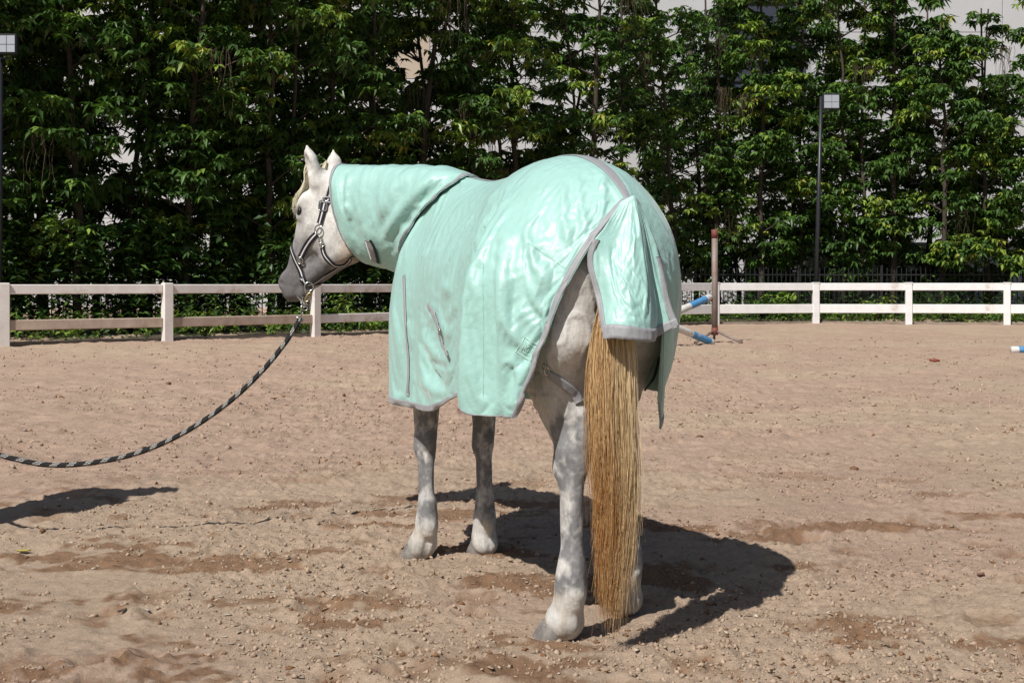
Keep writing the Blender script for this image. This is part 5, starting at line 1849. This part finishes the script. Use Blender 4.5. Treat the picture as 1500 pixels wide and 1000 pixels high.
# ------------------------------------------------------------------ lead rope
m, nt, b = nodes_of('braided_rope')
_uv = nt.nodes.new('ShaderNodeUVMap')
_mp = nt.nodes.new('ShaderNodeMapping')
_mp.inputs['Scale'].default_value = (1, 1, 1)
nt.links.new(_uv.outputs[0], _mp.inputs[0])
_sp = nt.nodes.new('ShaderNodeSeparateXYZ')
nt.links.new(_mp.outputs[0], _sp.inputs[0])
def mth(op, a, b2=None, c2=None):
    n = nt.nodes.new('ShaderNodeMath')
    n.operation = op
    for i, v in enumerate((a, b2, c2)):
        if v is None:
            continue
        if hasattr(v, 'is_linked'):
            nt.links.new(v, n.inputs[i])
        else:
            n.inputs[i].default_value = v
    return n.outputs[0]
u, v = _sp.outputs[0], _sp.outputs[1]
w1 = mth('FRACT', mth('ADD', mth('MULTIPLY', u, 13.5), v))                       # one spiral of pale flecks
band = mth('LESS_THAN', w1, .42)
k1 = mth('LESS_THAN', mth('FRACT', mth('ADD', mth('MULTIPLY', u, 150), mth('MULTIPLY', v, 6))), .55)
k2 = mth('LESS_THAN', mth('FRACT', mth('MULTIPLY', v, 10)), .55)
fac = mth('MULTIPLY', band, mth('MULTIPLY', k1, k2))
nt.links.new(mixc(nt, fac, (.010, .010, .011), (.72, .70, .66)), b.inputs['Base Color'])
b.inputs['Roughness'].default_value = .65
hgt = mth('MULTIPLY', mth('SINE', mth('MULTIPLY', mth('ADD', mth('MULTIPLY', u, 95), mth('MULTIPLY', v, 3)), 6.283)), mth('SINE', mth('MULTIPLY', mth('SUBTRACT', mth('MULTIPLY', u, 95), mth('MULTIPLY', v, 3)), 6.283)))
bump(nt, b, hgt, .6, .003)
M_rope = m
rope = thing('lead_rope', 'black lead rope flecked with white, sagging from the halter to the left', 'lead rope', lead_top)
HAND = np.array([-2.83, 5.78, .74])
dc = lead_top[1]
# a chain of clips and links, then the braided rope
way = [(lead_top, 0)]
pts_px = [(447, 447), (438, 470), (417, 503), (384, 543), (335, 589), (272, 632), (205, 662), (138, 677), (80, 681), (30, 674), (-30, 656), (-95, 622)]
dd = np.linspace(dc - .03, 5.74, len(pts_px))
RP = np.array([lead_top + np.array([-.006, 0, -.05])] + [at(x, y, d) for (x, y), d in zip(pts_px, dd)] + [HAND])
RP = cr1(RP, 420)
seg = np.concatenate([[0], np.cumsum(np.linalg.norm(np.diff(RP, axis=0), axis=1))])
chain_len = .10
i0 = int(np.searchsorted(seg, chain_len))
body_r = RP[i0:]
ns_ = 700
lu = np.linspace(seg[i0], seg[-1], ns_)
body_r = np.stack([np.interp(lu, seg, RP[:, k]) for k in range(3)], -1)
sd = 14
vt, _ = tube(body_r, .0118, sd, False)
vt = vt.reshape(ns_, sd, 3)
vt = np.concatenate([vt, vt[:, :1]], 1)
o = mobj('rope', vt.reshape(-1, 3) - lead_top, grid_faces(ns_, sd + 1), M_rope, rope)
uu_, vv_ = np.meshgrid(lu - lu[0], np.linspace(0, 1, sd + 1), indexing='ij')
set_uv(o.data, np.stack([uu_, vv_], -1).reshape(-1, 2))
dirs = np.gradient(RP, axis=0)
dirs /= np.linalg.norm(dirs, axis=1, keepdims=True)
top = RP[0]
put_ring('snap', lead_top * .35 + top * .65, vn, (.009, .024), .0038, M_brass, rope, dirs[2])
nl = 4
for k in range(nl):
    s_ = .022 + (chain_len - .015) * k / (nl - 1)
    i = int(np.searchsorted(seg, s_))
    side = np.cross(dirs[i], vn)
    nr = vn if k % 2 else side
    # long axis along the rope
    u_ = np.cross(nr, dirs[i])
    v_, F_ = ring(RP[i], nr, (.010, .016), .0030, u_)
    mobj('chain_link', v_ - lead_top, F_, M_steel, rope)
# ------------------------------------------------------------------ the handler, standing just outside the left edge; the shadow reaches into the picture
M_skin = simple_mat('skin', (.48, .30, .21), .5, scale=20, bumps=.08, var=.08)
M_shirt = simple_mat('dark_blue_shirt', (.045, .06, .11), .8, scale=20, bumps=.2)
M_trouser = simple_mat('grey_trousers', (.10, .10, .105), .85, scale=20, bumps=.2)
M_boot = simple_mat('black_boots', (.02, .018, .016), .45, scale=20, bumps=.1)
M_cap = simple_mat('dark_cap', (.03, .03, .035), .8, scale=30, bumps=.2)
PP = np.array([-2.80, 5.92, 0.0])
PF = np.array([.93, .36, 0])
PF /= np.linalg.norm(PF)
PL = np.cross(UP, PF)
pp = lambda v: np.asarray(v, float)[..., :1] * PF + np.asarray(v, float)[..., 1:2] * PL + np.asarray(v, float)[..., 2:3] * UP
person = thing('person', 'person in dark shirt and cap holding the lead rope, standing left of the horse', 'person', PP)
def to_l(w):
    d = np.array(w) - PP
    return np.array([d @ PF, d @ PL, d[2]])
hand_l = to_l(HAND)
def part(name, build, mat, h=.008, sm=2):
    fl = Field((-.42, -.46, -.01), (.62, .46, 1.80), h)
    build(fl)
    v, q_ = fl.surface(sm)
    return mobj(name, pp(v), q_, mat, person)
SH = {1: np.array([0, .175, 1.40]), -1: np.array([0, -.175, 1.40])}
WR = {-1: hand_l + np.array([-.03, .005, .085]), 1: np.array([.10, .25, .80])}
EL = {-1: np.array([-.02, -.27, 1.11]), 1: np.array([-.04, .25, 1.10])}
def arms(fl, g=0.0, sleeve=False):
    for s_ in (1, -1):
        e = EL[s_] if not sleeve else SH[s_] * .35 + EL[s_] * .65
        fl.limb(SH[s_], e, .056 + g, .044 + g, .03)
        if not sleeve:
            fl.limb(e, WR[s_], .043, .028, .02)
            d = WR[s_] - e
            d /= np.linalg.norm(d)
            sd = np.cross(d, [0, 1.0, 0])
            sd /= np.linalg.norm(sd)
            w = WR[s_]
            side = np.array([0, 1.0, 0])
            fl.lump(w + d * .05, (.05, .038, .020), np.array([d, sd, np.cross(d, sd)]), .012)
            for k in range(4):
                b0 = w + d * .085 + sd * (.028 - .0185 * k)
                ln = (.036, .041, .039, .030)[k]
                t1 = b0 + d * ln * .8 - side * s_ * .010
                t2 = t1 + d * ln * .35 - side * s_ * ln * .75
                t3 = t2 - d * ln * .35 - side * s_ * ln * .5
                fl.limb(b0 - d * .02, t1, .0092, .0088, .006)
                fl.limb(t1, t2, .0088, .0082, .004)
                fl.limb(t2, t3, .0082, .0074, .004)
            th0 = w + d * .03 + sd * .03
            th1 = th0 + d * .035 + sd * .018 - side * s_ * .018
            fl.limb(th0, th1, .012, .0105, .008)
            fl.limb(th1, th1 + d * .028 - side * s_ * .018 - sd * .004, .0105, .009, .004)
def body_f(fl):
    fl.lump((.01, 0, 1.60), (.092, .076, .115), k=.03)
    fl.lump((.045, 0, 1.545), (.055, .056, .07), k=.03)
    fl.limb((.098, 0, 1.60), (.118, 0, 1.572), .011, .015, .012)
    for s_ in (1, -1):
        fl.lump((.0, s_ * .078, 1.585), (.022, .010, .032), k=.01)
        fl.lump((.086, s_ * .032, 1.605), (.014, .016, .010), k=.01, sub=True)
        fl.lump((.080, s_ * .032, 1.604), (.013, .013, .011), k=.004)
        fl.limb((0, s_ * .09, .95), (.01, s_ * .10, .52), .085, .055, .04)
        fl.limb((.01, s_ * .10, .52), (-.02, s_ * .11, .08), .054, .036, .03)
        fl.limb((-.03, s_ * .11, .045), (.13, s_ * .125, .03), .036, .028, .02)
    fl.limb((.085, -.018, 1.535), (.085, .018, 1.535), .012, .012, .01)
    fl.limb((-.012, 0, 1.52), (-.015, 0, 1.38), .055, .062, .03)
    fl.lump((0, 0, 1.26), (.11, .165, .20), k=.05)
    fl.lump((0, 0, 1.02), (.105, .15, .16), k=.06)
    arms(fl)
part('body', body_f, M_skin, .006)
def shirt_f(fl):
    fl.lump((0, 0, 1.27), (.132, .188, .20), k=.05)
    fl.lump((0, 0, 1.03), (.128, .172, .17), k=.06)
    fl.limb((-.01, 0, 1.36), (-.012, 0, 1.435), .08, .066, .03)
    arms(fl, .016, True)
    fl.lump((0, 0, .80), (.3, .3, .11), k=.006, sub=True)
part('shirt', shirt_f, M_shirt)
def trousers_f(fl):
    fl.lump((0, 0, .97), (.122, .165, .11), k=.05)
    for s_ in (1, -1):
        fl.limb((0, s_ * .09, .93), (.01, s_ * .10, .52), .10, .072, .04)
        fl.limb((.01, s_ * .10, .52), (-.02, s_ * .11, .10), .072, .058, .03)
part('trousers', trousers_f, M_trouser)
for s_ in (1, -1):
    def boot_f(fl, s_=s_):
        fl.limb((-.03, s_ * .11, .14), (-.03, s_ * .11, .05), .052, .046, .02)
        fl.limb((-.04, s_ * .11, .045), (.14, s_ * .128, .038), .046, .038, .03)
        fl.lump((.05, s_ * .12, -.06), (.4, .3, .06), k=.006, sub=True)
    part('boot', boot_f, M_boot)
def hair_f(fl):
    fl.lump((-.012, 0, 1.625), (.098, .084, .105), k=.02)
    fl.lump((.09, 0, 1.57), (.075, .2, .085), k=.02, sub=True)
    fl.lump((0, 0, 1.45), (.2, .2, .075), k=.02, sub=True)
part('hair', hair_f, simple_mat('dark_hair', (.02, .016, .013), .5, scale=50, bumps=.4))
def cap_f(fl):
    fl.lump((-.005, 0, 1.655), (.108, .092, .085), k=.02)
    fl.lump((0, 0, 1.55), (.3, .3, .09), k=.006, sub=True)
    fl.lump((.125, 0, 1.645), (.085, .072, .010), k=.012)
part('cap', cap_f, M_cap, .006)
for s_ in (1, -1):
    th_, ph_ = np.meshgrid(np.linspace(0, math.pi, 9), np.arange(14) * 2 * math.pi / 14, indexing='ij')
    s3_ = np.stack([np.sin(th_) * np.cos(ph_), np.sin(th_) * np.sin(ph_), np.cos(th_)], -1).reshape(-1, 3)
    mobj('eye', pp(s3_ * .0115 + [.0835, s_ * .032, 1.604]), grid_faces(9, 14, True), simple_mat('person_eye', (.05, .03, .02), .15), person)
